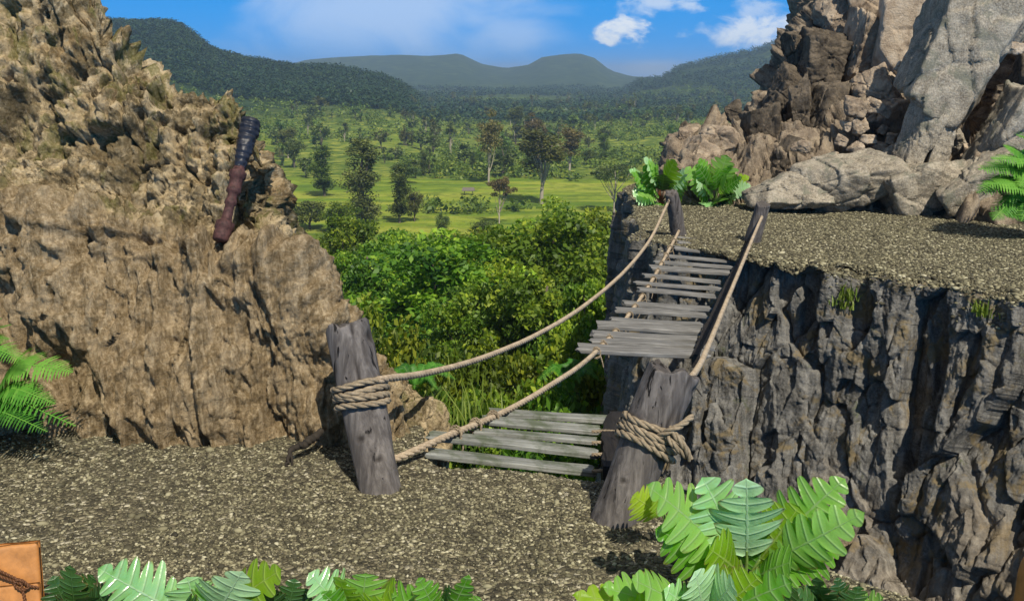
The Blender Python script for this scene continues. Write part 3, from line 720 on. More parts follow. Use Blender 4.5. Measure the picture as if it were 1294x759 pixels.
# two pale stones sitting in dark clefts
boulder('stone', 24, 285, 16, 15, 7.35, 0, 'b_pale', 'small white stone stuck in the left cliff near the left border', 901, cat='stone', lowres=True)
boulder('stone', 1280, 62, 24, 15, 22.2, 0, 'b_pale', 'small white stone in the dark gap high on the right slope', 902, cat='stone', lowres=True)

# ------------------------------------------------------------------ posts
def post(base, top, r0, r1, label, seed, kn=(), notch=.05, lash=None, tail=None, k=44, m=90):
    rg = np.random.default_rng(seed)
    base = np.asarray(base, float); top = np.asarray(top, float)
    t_ = np.linspace(-.18, 1, m)
    P = base+(top-base)*t_[:, None]
    T = (top-base)/np.linalg.norm(top-base); L = np.linalg.norm(top-base)
    a = np.linspace(0, 2*np.pi, k, endpoint=False)
    n1 = np.cross(T, [0, 1., 0]); n1 /= np.linalg.norm(n1); n2 = np.cross(T, n1)      # n1 ~ sideways, n2 ~ toward/away
    if n2[1] > 0: n2 = -n2
    D = np.cos(a)[:, None]*n1+np.sin(a)[:, None]*n2
    rad = (r0+(r1-r0)*np.clip(t_, 0, 1))[:, None]*np.ones((1, k))
    q = np.stack(np.broadcast_arrays(np.cos(a)[None]*1.0, np.sin(a)[None]*1.0, (t_*L)[:, None]), -1).reshape(-1, 3)
    rad = rad*(1+fbm(q*np.array([1.2, 1.2, 1.6]), 3, seed).reshape(m, k)*.16+fbm(q*np.array([5, 5, 1.2]), 3, seed+3).reshape(m, k)*.06)
    tone = np.zeros((m, k))
    for (kt, ka, ks) in kn:
        dd = np.sqrt(((t_[:, None]-kt)*L/ks)**2+(((a[None]-R(ka)+np.pi) % (2*np.pi)-np.pi)*r0/ks)**2)
        rad = rad+r0*(.10*np.exp(-(dd/1.6)**2)-.20*np.exp(-(dd/.7)**2)); tone = np.maximum(tone, np.exp(-(dd/.75)**4))
    cr = np.exp(-(((a[None]-R(112)+np.pi) % (2*np.pi)-np.pi-.10*np.sin(t_[:, None]*7))/.05)**2)*sstep(.35, .6, t_[:, None]); rad = rad-cr*r0*.08; tone = np.maximum(tone, cr*.9)
    V = P[:, None]+D[None]*rad[..., None]
    # ragged top
    cut = sstep(.9, 1.0, t_)[:, None]*(fbm(np.stack([np.cos(a)*2, np.sin(a)*2, 0*a], 1), 3, seed+9)*notch*1.6-notch*.3*np.cos(a-.4))[None]
    V = V+T*(cut*L*.6)[..., None]
    V = V.reshape(-1, 3)
    i = np.arange(m*k).reshape(m, k); j = np.roll(i, -1, 1)
    Fq = np.stack([i[:-1], j[:-1], j[1:], i[1:]], -1).reshape(-1, 4)
    # top rings to the pith
    ring = V[i[-1]]; c = ring.mean(0)-T*.02; nV = [V]; prev = i[-1]; n0 = len(V); FF = [Fq]
    for s_ in (.96, .7, .35):
        rr = c+(ring-c)*s_+T*(rg.normal(size=(k, 1))*.004+.006); nV.append(rr); cur = np.arange(n0, n0+k); n0 += k
        FF.append(np.stack([prev, np.roll(prev, -1), np.roll(cur, -1), cur], -1)); prev = cur
    nV.append(c[None]); Ft = np.stack([prev, np.roll(prev, -1), np.full(k, n0)], -1)
    V = np.concatenate(nV); tone = np.concatenate([tone.ravel(), np.full(3*k+1, .35)])
    root = empty('bridge_post', base, label, 'post')
    link('post_shaft', mesh_data('post_shaft', V-base, FF+[Ft], M['post'], True, attrs={'tone': tone}), root)
    return root, base, T, L, n1, n2, (r0, r1)
def lashing(pst, f0, turns, gap, rr, seed, tail=None, slope=.12):
    root, base, T, L, n1, n2, (r0, r1) = pst
    mb = MB(); rg = np.random.default_rng(seed)
    for q in range(turns):
        n = 70; a = np.linspace(0, 2*np.pi, n)
        pr = (r0+(r1-r0)*f0)*1.05+rr*.8
        tilt = slope*rg.uniform(.3, 1.5)
        h = f0*L+(q-(turns-1)/2)*gap+np.sin(a+.6)*tilt*pr+np.sin(a*2+q)*.010
        Pq = base+T*h[:, None]+(np.cos(a)[:, None]*n1+np.sin(a)[:, None]*n2)*(pr*(1+.03*np.sin(a*3+q*2)))[:, None]
        Pq[-1] = Pq[0]
        rope_mb(mb, Pq, rr*rg.uniform(.9, 1.12), rr*9, 3, 7, 16)
    if tail is not None:
        for tl in tail: rope_mb(mb, tl, rr*.9, rr*8, 3, 7, 16)
    me = mb.data('rope_lashing', M['lash']); o = link('rope_lashing', me, root)
    o.matrix_parent_inverse.identity(); o.location = -Vector([float(c) for c in base]); return o
pL = post(onz(480, 613), at(438, 410, 6.28), .140, .142, 'thick grey wooden post leaning left on the near ledge, roped at its middle', 5,
          kn=((.30, 78, .03), (.16, 112, .028), (.90, 172, .06)))
pR = post(onz(778, 657), at(852, 468, 5.62), .150, .160, 'thick grey wooden post leaning right on the near ledge, knotted rope with a loose end', 9,
          kn=((.19, 112, .045), (.27, 60, .022), (.93, 150, .05)), notch=.09)
pA = post(onz(858, 298, ZF), at(848, 244, 17.55), .150, .115, 'short grey post at the left of the far bridge end, beside the leafy plant', 13, k=28, m=40)
pB = post(onz(950, 306, ZF), at(964, 258, 17.0), .145, .125, 'short grey post at the right of the far bridge end, on open gravel', 17, k=28, m=40)
TL = at
lashing(pL, .555, 4, .042, .023, 3)
def arc3(pts, n=30): return cr1(np.array(pts), n)
lashing(pR, .56, 4, .040, .022, 4, tail=[arc3([at(845, 540, 5.36), at(856, 553, 5.33), at(866, 566, 5.33), at(872, 580, 5.35)]), arc3([at(842, 548, 5.37), at(850, 560, 5.33), at(860, 570, 5.34), at(868, 577, 5.36)]),
                                   arc3([at(832, 552, 5.38), at(848, 543, 5.34), at(862, 536, 5.36), at(874, 526, 5.44)])])

# ------------------------------------------------------------------ the bridge
br = empty('rope_bridge', at(646, 585, 6.5), 'broken rope and plank bridge across the gorge with its middle planks missing', 'bridge')
brl = -Vector(br.location)
def bpart(name, me): o = link(name, me, br); o.location = brl; return o
def sagpath(pts, n=120): return cr1(np.array([at(*q) for q in pts]), n)
mb = MB(); rope_mb(mb, sagpath([(470, 482, 6.1), (489, 478, 6.15), (540, 471, 6.9), (610, 452, 8.1), (680, 422, 9.6), (740, 385, 11.4), (790, 342, 13.4), (822, 302, 15.4), (840, 265, 17.3), (846, 252, 17.5)]), .025, .17)
bpart('handrail_rope', mb.data('handrail_rope', M['rope']))
mb = MB(); rope_mb(mb, sagpath([(480, 585, 6.2), (505, 577, 6.25), (560, 553, 6.6), (640, 519, 7.6), (700, 484, 8.7), (745, 452, 9.9), (787, 408, 12.0), (822, 358, 14.3), (846, 315, 16.5), (858, 292, 17.6)]), .026, .17)
bpart('deck_rope', mb.data('deck_rope', M['rope']))
mb = MB(); rope_mb(mb, sagpath([(822, 520, 5.75), (850, 498, 6.1), (880, 468, 7.2), (898, 430, 8.8), (916, 386, 10.8), (936, 338, 13.3), (955, 292, 15.9), (963, 274, 16.9)]), .025, .17)
bpart('handrail_rope', mb.data('handrail_rope', M['rope']))
# planks: left px, right px, row px, depth, thickness px, tilt
def plank(l, r, Y, wd, th, mat, seed, roll=0.0, dyR=0.0, endcut=.03):
    A = at(l[0], l[1], Y); B = at(r[0], r[1], Y+dyR); ax = B-A; Lg = np.linalg.norm(ax); ax /= Lg
    dn = np.cross(ax, [0, 0, 1.]); dn /= np.linalg.norm(dn)       # points toward viewer (-y) for ax=+x
    if dn[1] > 0: dn = -dn
    up_ = np.cross(dn, ax); up_ = up_ if up_[2] > 0 else -up_
    dn, up_ = dn*math.cos(roll)-up_*math.sin(roll), up_*math.cos(roll)+dn*math.sin(roll)
    n = 46; s = np.linspace(0, 1, n)
    sec = []
    for (cx_, cz_) in [(-1, -1), (-1, -.6), (-1, .6), (-1, 1), (-.88, 1), (-.5, 1), (0, 1), (.5, 1), (.88, 1), (1, 1), (1, .6), (1, -.6), (1, -1), (0, -1)]:
        sec.append((cx_*(1 if abs(cz_) < 1 else .985), cz_*(1 if abs(cx_) < .95 else .8)))
    sec = np.array(sec); k = len(sec)
    rg = np.random.default_rng(seed)
    x = np.repeat(s*Lg, k); cxn = np.tile(sec[:, 0], n); czn = np.tile(sec[:, 1], n)
    q = np.stack([x, cxn*wd*.5, czn*th*.5], 1)
    nz1 = fbm(q*np.array([2., 9, 9])+seed*3.1, 3, seed); nz2 = fbm(q*np.array([1.4, 40, 40])+seed, 3, seed+1)
    loc_x = x.copy()
    e0 = np.exp(-x/.02); e1 = np.exp(-(Lg-x)/.02)
    endn = fbm(np.stack([cxn*2+seed, czn+seed, 0*x], 1), 3, seed+4)*endcut*2
    loc_x += e0*(endn+rg.uniform(0, endcut))-e1*(endn+rg.uniform(0, endcut))
    yo = cxn*wd*.5*(1+.10*fbm(np.stack([x*2.3, np.sign(cxn)*5+seed, 0*x], 1), 3, seed+6))+nz1*.004
    zo = czn*th*.5+nz2*.006*(czn > 0)+math.sin(seed)*.006*np.sin(x*3)
    V = A+ax*loc_x[:, None]+dn*(-yo-wd*.5)[:, None]*-1*-1+up_*(zo-th*.5)[:, None]
    i = np.arange(n*k).reshape(n, k); j = np.roll(i, -1, 1)
    Fq = np.stack([i[:-1], i[1:], j[1:], j[:-1]], -1).reshape(-1, 4)
    c0 = V[i[0]].mean(0); c1 = V[i[-1]].mean(0); m0 = len(V); V = np.vstack([V, c0, c1])
    Ft = np.concatenate([np.stack([i[0], j[0], np.full(k, m0)], -1), np.stack([j[-1], i[-1], np.full(k, m0+1)], -1)])
    # plank-local object so the grain runs along it
    Rm = np.stack([ax, dn, up_], 1)
    Vl = (V-A)@Rm
    me = mesh_data('plank', Vl, [Fq, Ft], M[mat], False, attrs={'tone': np.zeros(len(V))})
    o = link('plank', me, br)
    from mathutils import Matrix
    mw = Matrix([[*Rm[0], A[0]], [*Rm[1], A[1]], [*Rm[2], A[2]], [0, 0, 0, 1]])
    o.matrix_local = Matrix.Translation(-Vector(br.location)) @ mw
    o.rotation_euler.x += 0
    return o
near = [((534, 572), (757, 597), 6.42, .155, .04), ((538, 552), (756, 575), 6.72, .14, .035), ((594, 545), (756, 558), 7.0, .12, .035), ((608, 532), (757, 545), 7.28, .13, .035), ((618, 520), (784, 531), 7.62, .13, .04)]
for i, (l, r, Y, wd, th) in enumerate(near): plank(l, r, Y, wd, th, 'plank_moss', 41+i*5, roll=[-.06, .05, -.04, .08, -.03][i])
fY = [17.5, 17.05, 16.6, 16.1, 15.55, 15.1, 14.6, 14.1, 13.55, 12.95, 12.5, 11.9, 11.5, 11.05, 10.65, 10.25]
fL = [858, 853, 848, 838, 830, 824, 815, 806, 803, 784, 776, 768, 757, 752, 748, 736]
fR = [940, 937, 934, 929, 924, 920, 915, 911, 907, 899, 895, 890, 886, 882, 906, 898]
fy = [301, 308, 315, 323, 332, 340, 349, 358, 367, 384, 393, 405, 414, 424, 433, 443]
frg = np.random.default_rng(44)
for i, Y in enumerate(fY):
    plank((fL[i]+frg.uniform(-5, 4), fy[i]-2), (fR[i]+frg.uniform(-2, 3), fy[i]+6+frg.uniform(-1.5, 1.5)), Y, frg.uniform(.17, .24), .05, 'plank', 91+i*3, roll=frg.uniform(-.12, .12))
dk = sagpath([(480, 585, 6.2), (505, 577, 6.25), (560, 553, 6.6), (640, 519, 7.6), (700, 484, 8.7), (745, 452, 9.9), (787, 408, 12.0), (822, 358, 14.3), (846, 315, 16.5), (858, 292, 17.6)], 400)
for Yt in [6.75, 7.05, 7.35]+fY[1:]:
    q = np.array([np.interp(Yt, dk[:, 1], dk[:, c_]) for c_ in range(3)]); a_ = np.linspace(0, 2*np.pi, 22)
    mb = MB(); jj = random.uniform(-.3, .3)
    rope_mb(mb, q+np.stack([np.cos(a_)*.045, np.sin(a_)*.03*math.sin(jj), np.sin(a_)*.055-.02], 1), .010, .05, 2, 5, 9)
    rope_mb(mb, q+np.stack([np.cos(a_)*.045, .03+np.sin(a_)*.03*math.cos(jj*4), np.sin(a_)*.055-.02], 1), .010, .05, 2, 5, 9)
    rope_mb(mb, cr1(np.array([q+[.04, 0, -.04], q+[.06, -.02, -.10], q+[.05+jj*.1, -.03, -.17]]), 10), .008, .05, 2, 5, 9)
    bpart('tie_rope', mb.data('tie_rope', M['lash']))
# dark side beam under the right plank ends, in two broken lengths
def beam(pts, hw, hh, seed):
    P = sagpath(pts, 60); mb = MB(); T, N, B = frames(P)
    side = np.array([1., 0, 0]); V = []
    for i_ in range(len(P)):
        u_ = np.cross(side, T[i_]); u_ /= np.linalg.norm(u_); u_ = u_ if u_[2] > 0 else -u_
        j_ = fbm(np.array([[i_*.3, seed, 0.]]), 2, seed)[0]*.02
        for sx, sz in ((-1, -1), (1, -1), (1, 1), (-1, 1)): V.append(P[i_]+side*(hw*sx+j_)+u_*hh*sz)
    V = np.array(V); i = np.arange(len(V)).reshape(-1, 4); j = np.roll(i, -1, 1)
    Fq = np.stack([i[:-1], j[:-1], j[1:], i[1:]], -1).reshape(-1, 4); Fq = np.concatenate([Fq, [[0, 1, 2, 3]], [list(i[-1][::-1])]])
    return mesh_data('side_beam', V, Fq, M['beam'], False, attrs={'tone': np.zeros(len(V))})
bpart('side_beam', beam([(952, 300, 17.4), (934, 334, 15.6), (916, 370, 13.5), (897, 412, 11.6), (880, 456, 10.1)], .035, .075, 3))
b2_ = bpart('side_beam', beam([(775, 606, 6.35), (774, 578, 6.8), (774, 560, 7.2), (780, 534, 7.8)], .075, .10, 4))
for (yy_, Y_) in ((603, 6.42), (582, 6.72), (567, 6.98), (553, 7.24)):
    mb = MB(); q0 = at(748, yy_-8, Y_-.02); q1 = at(794, yy_-6, Y_-.02); rope_mb(mb, cr1(np.array([q0, (q0+q1)/2+[0, 0, .01], q1]), 12), .013, .08)
    bpart('tie_rope', mb.data('tie_rope', M['lash']))

# ------------------------------------------------------------------ torch-like club leaning on the left cliff
tb, tt = at(279, 305, 6.98), at(318, 152, 7.42)
ob = empty('wooden_club', tb, 'turned dark red wooden club with black leather wrapped head leaning on the left cliff', 'club')
def lathe(prof, base, T, k=28, jit=0.0, seed=1):
    n1 = np.cross(T, [0, 1., 0]); n1 /= np.linalg.norm(n1); n2 = np.cross(T, n1); a = np.linspace(0, 2*np.pi, k, endpoint=False)
    prof = np.array(prof); V = []
    for h, r in prof:
        rr = r*(1+jit*fbm(np.stack([np.cos(a)*2, np.sin(a)*2, 0*a+h*22], 1), 3, seed))
        V.append(base+T*h+(np.cos(a)[:, None]*n1+np.sin(a)[:, None]*n2)*rr[:, None])
    V = np.concatenate(V); m = len(prof); i = np.arange(m*k).reshape(m, k); j = np.roll(i, -1, 1)
    Fq = np.stack([i[:-1], j[:-1], j[1:], i[1:]], -1).reshape(-1, 4)
    V = np.vstack([V, base+T*prof[0][0], base+T*prof[-1][0]])
    Ft = np.concatenate([np.stack([j[0], i[0], np.full(k, m*k)], -1), np.stack([i[-1], j[-1], np.full(k, m*k+1)], -1)])
    return V, [Fq, Ft]
Lc = np.linalg.norm(tt-tb); Tc = (tt-tb)/Lc; u1 = 6.3/1243*1.12
prof = []
for f_, r in [(0, .068), (.01, .078), (.07, .078), (.085, .072), (.10, .082), (.15, .080), (.165, .060), (.20, .055), (.29, .052), (.30, .06), (.33, .06), (.34, .054), (.385, .054), (.395, .068), (.42, .07), (.43, .064), (.51, .066), (.52, .076), (.56, .078), (.575, .062), (.62, .054), (.63, .05)]:
    prof.append((f_*Lc, (.056+(r-.062)*1.5)*.80))
V, Fs = lathe(prof, tb*0, Tc, 28, .06, 3); link('shaft', mesh_data('shaft', V, Fs, M['torch_wood'], True), ob)
prof = []
for f_ in np.linspace(.60, 1.0, 70):
    r = np.interp(f_, [.60, .66, .8, .92, 1.0], [.052, .062, .085, .098, .088]); prof.append((f_*Lc, r*.72*(1+.08*abs(math.sin(f_*62))+.03*math.sin(f_*150))))
V, Fs = lathe(prof, tb*0, Tc, 36, .16, 5); link('leather_wrap', mesh_data('leather_wrap', V, Fs, M['torch_wrap'], True), ob)

# dead branch at the foot of the cliff
dbp = [at(361, 577, 6.3), at(368, 569, 6.36), at(382, 562, 6.42), at(396, 553, 6.5), at(408, 543, 6.6)]
dbp[0][2] = .0
mb = MB(); P = cr1(np.array(dbp), 40); add_tube(mb, P+np.random.default_rng(3).normal(size=(40, 3))*.004, np.interp(np.linspace(0, 1, 40), [0, .2, .6, .9, 1], [.008, .018, .03, .026, .012]), 10)
add_tube(mb, cr1(np.array([P[8], P[8]+[.02, -.03, -.03], P[8]+[.02, -.05, -.09]]), 8), np.linspace(.014, .006, 8), 6)
link('dead_branch', mb.data('dead_branch', M['dead']), None, 'short blackened dead branch lying against the cliff foot left of the near post', 'branch')

# leather journal at the lower left
def journal():
    base = at(-2, 806, 4.1); base[2] = near_z(base[0], base[1])+.0
    root = empty('leather_journal', base, 'orange brown leather journal with a knotted cord at the lower left corner', 'journal')
    tp = R(-18); hw, hh, th = .195, .47, .05
    def T_(v):
        v = np.asarray(v, float); c, s = math.cos(tp), math.sin(tp)
        y = v[:, 1]*c-v[:, 2]*s*-1; z = v[:, 2]*c+v[:, 1]*s*-1
        a = R(4); return np.stack([v[:, 0]*math.cos(a)+z*math.sin(a)*.4, y*1.0, z-v[:, 0]*math.sin(a)*.5], 1)
    def T2(v):
        v = np.asarray(v, float); c, s = math.cos(R(18)), math.sin(R(18))
        x_, y_, z_ = v[:, 0]+v[:, 2]*-.03, v[:, 1]*c+v[:, 2]*s, v[:, 2]*c-v[:, 1]*s
        ca, sa = math.cos(R(14)), math.sin(R(14)); return np.stack([x_*ca-y_*sa, x_*sa+y_*ca, z_], 1)
    def slab(x0, x1, y0, y1, z0, z1, seed, nx=26, nz=26, bul=.006):
        g = []; 
        for y in (y0, y1):
            xs, zs = np.meshgrid(np.linspace(x0, x1, nx), np.linspace(z0, z1, nz)); q = np.stack([xs.ravel(), np.full(xs.size, y), zs.ravel()], 1)
            n_ = fbm(q*9+seed, 3, seed); q[:, 1] += n_*bul*(1 if y == y1 else 1); 
            ex = np.minimum((q[:, 0]-x0), (x1-q[:, 0])); ez = np.minimum(q[:, 2]-z0, z1-q[:, 2]); e = np.minimum(ex, ez)
            q[:, 1] += (1 if y == y0 else -1)*.008*np.exp(-e/.008)
            q[:, 0] += fbm(q*7+3, 2, seed+2)*.006; q[:, 2] += fbm(q*7+9, 2, seed+3)*.006
            g.append(q)
        V = np.concatenate(g); f0 = gridfaces(nz, nx); n1 = nx*nz
        F_ = [f0, f0[:, ::-1]+n1]; i = np.arange(n1).reshape(nz, nx)
        bd = np.concatenate([i[0], i[1:, -1], i[-1, ::-1][1:], i[::-1, 0][1:]])
        F_.append(np.stack([bd[:-1], bd[1:], bd[1:]+n1, bd[:-1]+n1], -1)); return V, np.concatenate(F_)
    V, F_ = slab(-hw, hw, -.012, 0, 0, hh, 3); link('front_cover', mesh_data('front_cover', T2(V), F_, M['leather'], True), root)
    V, F_ = slab(-hw, hw, .046, .058, 0, hh, 4); link('back_cover', mesh_data('back_cover', T2(V), F_, M['leather'], True), root)
    V, F_ = slab(-hw+.01, hw-.012, .002, .044, .01, hh-.01, 5, bul=.002); link('pages', mesh_data('pages', T2(V), F_, plain('aged_paper', (.5, .4, .25), .9, 80), True), root)
    V, F_ = slab(-hw, hw, -.022, -.0135, 0, hh*.60, 8); link('flap', mesh_data('flap', T2(V), F_, M['leather'], True), root)
    mb = MB()
    def cord(pts): rope_mb(mb, T2(cr1(np.array(pts), 30)), .0075, .03, 2, 6, 10)
    cord([(-.19, -.022, .44), (-.05, -.030, .40), (.07, -.036, .33), (.15, -.038, .275), (.19, -.02, .255)])
    cord([(-.19, -.022, .41), (-.06, -.032, .375), (.05, -.036, .32), (.12, -.038, .285)])
    cord([(.10, -.04, .31), (.13, -.05, .30), (.15, -.045, .27), (.12, -.045, .26), (.09, -.04, .285), (.11, -.045, .31)])
    cord([(.12, -.04, .28), (.13, -.042, .2), (.125, -.04, .12), (.14, -.038, .03)])
    link('knotted_cord', mb.data('knotted_cord', M['leather_dark']), root)
    return root, base
jr, jb = journal()
def pouch():
    b_ = onz(1313, 826, .0); h = drop(BN, b_[0], b_[1], 1.0); b_[2] = (h if h is not None and h > -.2 else 0)-.01
    r_ = empty('leather_pouch', b_, 'tan orange leather pouch cut by the right border at the gorge edge', 'pouch')
    D, Fq = SDl, SFl; W3, T3, H3 = .13, .06, .262
    q = np.sign(D)*np.abs(D)**.45; V = q*np.array([W3, T3, H3])+[0, 0, H3]; V[:, 0] *= 1+.12*(1-V[:, 2]/(2*H3)); V += (fbm(V*9, 3, 71)*.008)[:, None]*D
    link('pouch_body', mesh_data('pouch_body', V, Fq, M['leather'], True), r_)
    g = np.array([[(-W3*1.03, -.02, 2*H3+.004), (-W3*1.05, -T3-.006, 2*H3-.02), (-W3*1.0, -T3-.012, 1.45*H3), (-W3*.7, -T3-.014, 1.0*H3)], [(0, -.02, 2*H3+.008), (0, -T3-.008, 2*H3-.02), (0, -T3-.016, 1.4*H3), (0, -T3-.018, .8*H3)], [(W3*1.03, -.02, 2*H3+.004), (W3*1.05, -T3-.006, 2*H3-.02), (W3*1.0, -T3-.012, 1.45*H3), (W3*.7, -T3-.014, 1.0*H3)]])
    g = cr1(cr1(g, 16, 0), 16, 1); link('flap', mesh_data('flap', g.reshape(-1, 3), gridfaces(16, 16), M['leather'], True), r_)
    mb = MB(); rope_mb(mb, cr1(np.array([(0, -T3-.022, .75*H3), (.01, -T3-.03, .6*H3), (-.01, -T3-.03, .35*H3)]), 14), .007, .03, 2, 6, 10); link('knotted_cord', mb.data('knotted_cord', M['leather_dark']), r_)
pouch()
boulder('boulder', -40, 770, 120, 60, 4.62, 0, 'b_dark', 'low dark stone on the gravel behind the leather journal', 960, depth=.8)

# ------------------------------------------------------------------ leafy plants
def leaf_blade(mb, base, tip, width, nrm_, nl=6, cut=.55, droop=.12, fold=.22, tone=.5, seed=0, petiole=.18, mi=0, stem_from=None, sweep=.5):
    rg = np.random.default_rng(seed)
    base = np.asarray(base, float); tip = np.asarray(tip, float); ax = tip-base; L = np.linalg.norm(ax); ax = ax/L
    nn = np.asarray(nrm_, float); nn = nn-ax*np.dot(nn, ax); nn /= np.linalg.norm(nn); sd = np.cross(ax, nn)
    nt, ns = nl*14, 9
    t_ = np.linspace(0, 1, nt+1); s_ = np.linspace(-1, 1, ns*2+1)
    env = np.sin(np.pi*np.clip(t_*.93+.07, 0, 1)**.8)**.75
    ph = t_*nl
    fr = np.abs((ph % 1)-.5)*2
    V = []; U = []; tn = []
    for side_s in s_:
        lob = (1-cut*np.clip((fr-.08)/.92, 0, 1)**2.8)*(1+.09*np.sin(ph*2.7+seed*1.3+(side_s > 0)*2.))
        w_ = width*.5*env*lob*(1+.06*math.sin(seed+3*side_s))
        x = np.abs(side_s)*w_; tw = .35*math.sin(seed*2.1)*t_; 
        fwd = sweep*x*(.6+.9*t_)+.05*L*np.abs(side_s)*0
        along = t_*L+fwd*(1-t_*.75)
        up_ = fold*x-droop*L*t_**2-.9*x**2/width*.6+.005*L*np.cos(ph*2*np.pi)*np.abs(side_s)
        V.append(base+ax*along[:, None]+sd*(np.sign(side_s)*x*np.cos(tw))[:, None]+nn*(up_+droop*L*t_*.75+np.sign(side_s)*x*np.sin(tw)+.02*L*np.sin(t_*9+seed)*np.abs(side_s))[:, None])
        U.append(np.stack([ph+.5*0, np.full(nt+1, side_s)], 1)); tn.append(np.clip(tone+.18*np.cos(ph*2*np.pi)*0+rg.normal()*.02+.10*np.sin(t_*5+seed), 0, 1))
    V = np.array(V); n1, n2 = V.shape[:2]
    mb.add(V.reshape(-1, 3), gridfaces(n1, n2), np.concatenate(tn), np.concatenate(U), mi=mi)
def stem_tube(mb, P, r0, r1, mi=1): add_tube(mb, cr1(np.array(P), 14), np.linspace(r0, r1, 14), 7, .5, mi)
def leafy_plant(name, label, rootp, leaves, cat='plant', stem='stem', seed=0, scale=1.0, group=None):
    rootp = np.asarray(rootp, float)
    r_ = empty(name, rootp, label, cat, group)
    for i, (tip, w_, mat, tone, nv) in enumerate(leaves):
        rg = np.random.default_rng(seed*31+i)
        tip = np.asarray(tip, float)-rootp; Lh = np.linalg.norm(tip)
        b = tip*(.22 if rootp[1] < 15 else .30)+np.array([0, 0, Lh*.10])
        mb = MB(); leaf_blade(mb, b, tip, w_*1.28, nv, nl=int(rg.integers(5, 8)), tone=tone, seed=seed*17+i, droop=rg.uniform(.10, .2), fold=rg.uniform(.02, .2), cut=rg.uniform(.5, .74)*(1-.25*(mat == 'yellow_leaf')))
        stem_tube(mb, [np.array([0, 0, 0])+rg.normal(size=3)*.01, b*.6+np.array([0, 0, .02]), b, b+(tip-b)*.06], .012*scale, .006*scale)
        link('leaf', mb.data('leaf', [M[mat], M[stem]]), r_)
    return r_
def fan(px, py, Y, tips, seed, dYf=-.25, nvb=(0, -.75, .75)):
    out_ = []
    rg = np.random.default_rng(seed)
    if Y > 15: tips = [(a, b, c*.85, d, e) for a, b, c, d, e in tips]+[(px+(a-px)*.75+rg.uniform(-9, 9), py+(b-py)*.75+rg.uniform(-7, 7), c*.7, 'dark_leaf' if rg.random() < .35 else 'big_leaf', rg.random()) for a, b, c, d, e in tips]
    for (tx, ty, wpx, mat, tone) in tips:
        ty = ty+(2 if ty > 705 else 0)
        Yt = Y+dYf*Y*.1*rg.uniform(.2, 1.2); tip = at(tx, ty, Yt); m = Yt/F*1.06
        nv = np.array(nvb)+rg.normal(size=3)*.22
        out_.append((tip, wpx*m, mat, tone, nv))
    return out_
# far ledge plants
def zroot(px, py, z): return onz(px, py, z)
leafy_plant('lobed_plant', 'bright lobed leaf plant at the left end of the far ledge', at(836, 246, 22.6)*[1, 1, 0]+[0, 0, ZF],
    fan(836, 246, 22.6, [(796, 214, 26, 'pale_leaf', .5), (816, 199, 30, 'pale_leaf', .7), (822, 202, 26, 'big_leaf', .8), (800, 244, 30, 'pale_leaf', .6), (826, 262, 34, 'yellow_leaf', .1), (852, 202, 30, 'yellow_leaf', .3), (872, 214, 28, 'pale_leaf', .6), (868, 228, 24, 'big_leaf', .8), (862, 252, 26, 'yellow_leaf', .6), (845, 268, 20, 'big_leaf', .4), (812, 228, 26, 'big_leaf', .6)], 3), seed=3, stem='stem_red')
leafy_plant('lobed_plant', 'bright lobed leaf plant between the left far post and the brown boulders', at(904, 244, 22.4)*[1, 1, 0]+[0, 0, ZF],
    fan(904, 240, 22.4, [(868, 212, 26, 'big_leaf', .9), (884, 200, 24, 'big_leaf', .4), (918, 196, 32, 'big_leaf', .8), (924, 208, 24, 'big_leaf', .5), (948, 234, 24, 'pale_leaf', .8), (946, 222, 26, 'yellow_leaf', .5), (895, 262, 30, 'pale_leaf', .3), (876, 242, 22, 'big_leaf', .5), (912, 254, 22, 'big_leaf', .2), (880, 226, 24, 'pale_leaf', .8), (930, 246, 22, 'dark_leaf', .7)], 5), seed=5)
# big front plant at the lower right of the near ledge
leafy_plant('lobed_plant', 'large broad leaved plant at the right edge of the near ledge', at(942, 746, 4.55),
    fan(942, 740, 4.55, [(820, 612, 70, 'big_leaf', .85), (890, 604, 80, 'pale_leaf', .55), (944, 608, 80, 'pale_leaf', .75), (1066, 604, 72, 'big_leaf', .75), (1092, 648, 56, 'big_leaf', .9), (1010, 640, 70, 'yellow_leaf', .1), (880, 650, 80, 'big_leaf', .5), (830, 668, 70, 'big_leaf', .35), (1060, 690, 74, 'big_leaf', .5), (980, 668, 80, 'big_leaf', .3), (900, 694, 86, 'yellow_leaf', .1), (1000, 706, 80, 'big_leaf', .6)], 7, dYf=-.5), seed=7, stem='stem')
leafy_plant('lobed_plant', 'small yellow green seedling at the foot of the leaning right near post', at(842, 662, 5.0),
    fan(842, 662, 5.0, [(800, 626, 40, 'yellow_leaf', .7), (826, 622, 34, 'yellow_leaf', .5), (868, 640, 30, 'yellow_leaf', .3)], 8, dYf=-.2), seed=8, scale=.6)
leafy_plant('lobed_plant', 'clump of pale lobed leaves at the bottom edge below the right near post', at(890, 800, 4.2),
    fan(890, 800, 4.2, [(724, 748, 46, 'yellow_leaf', .5), (762, 738, 60, 'big_leaf', .8), (800, 728, 60, 'big_leaf', .9), (842, 742, 52, 'pale_leaf', .5), (880, 722, 70, 'pale_leaf', .8), (925, 734, 64, 'pale_leaf', .6), (960, 726, 60, 'yellow_leaf', .2), (1000, 732, 56, 'big_leaf', .4), (850, 764, 60, 'big_leaf', .2), (790, 762, 54, 'yellow_leaf', .3)], 11, dYf=-.4), seed=11)
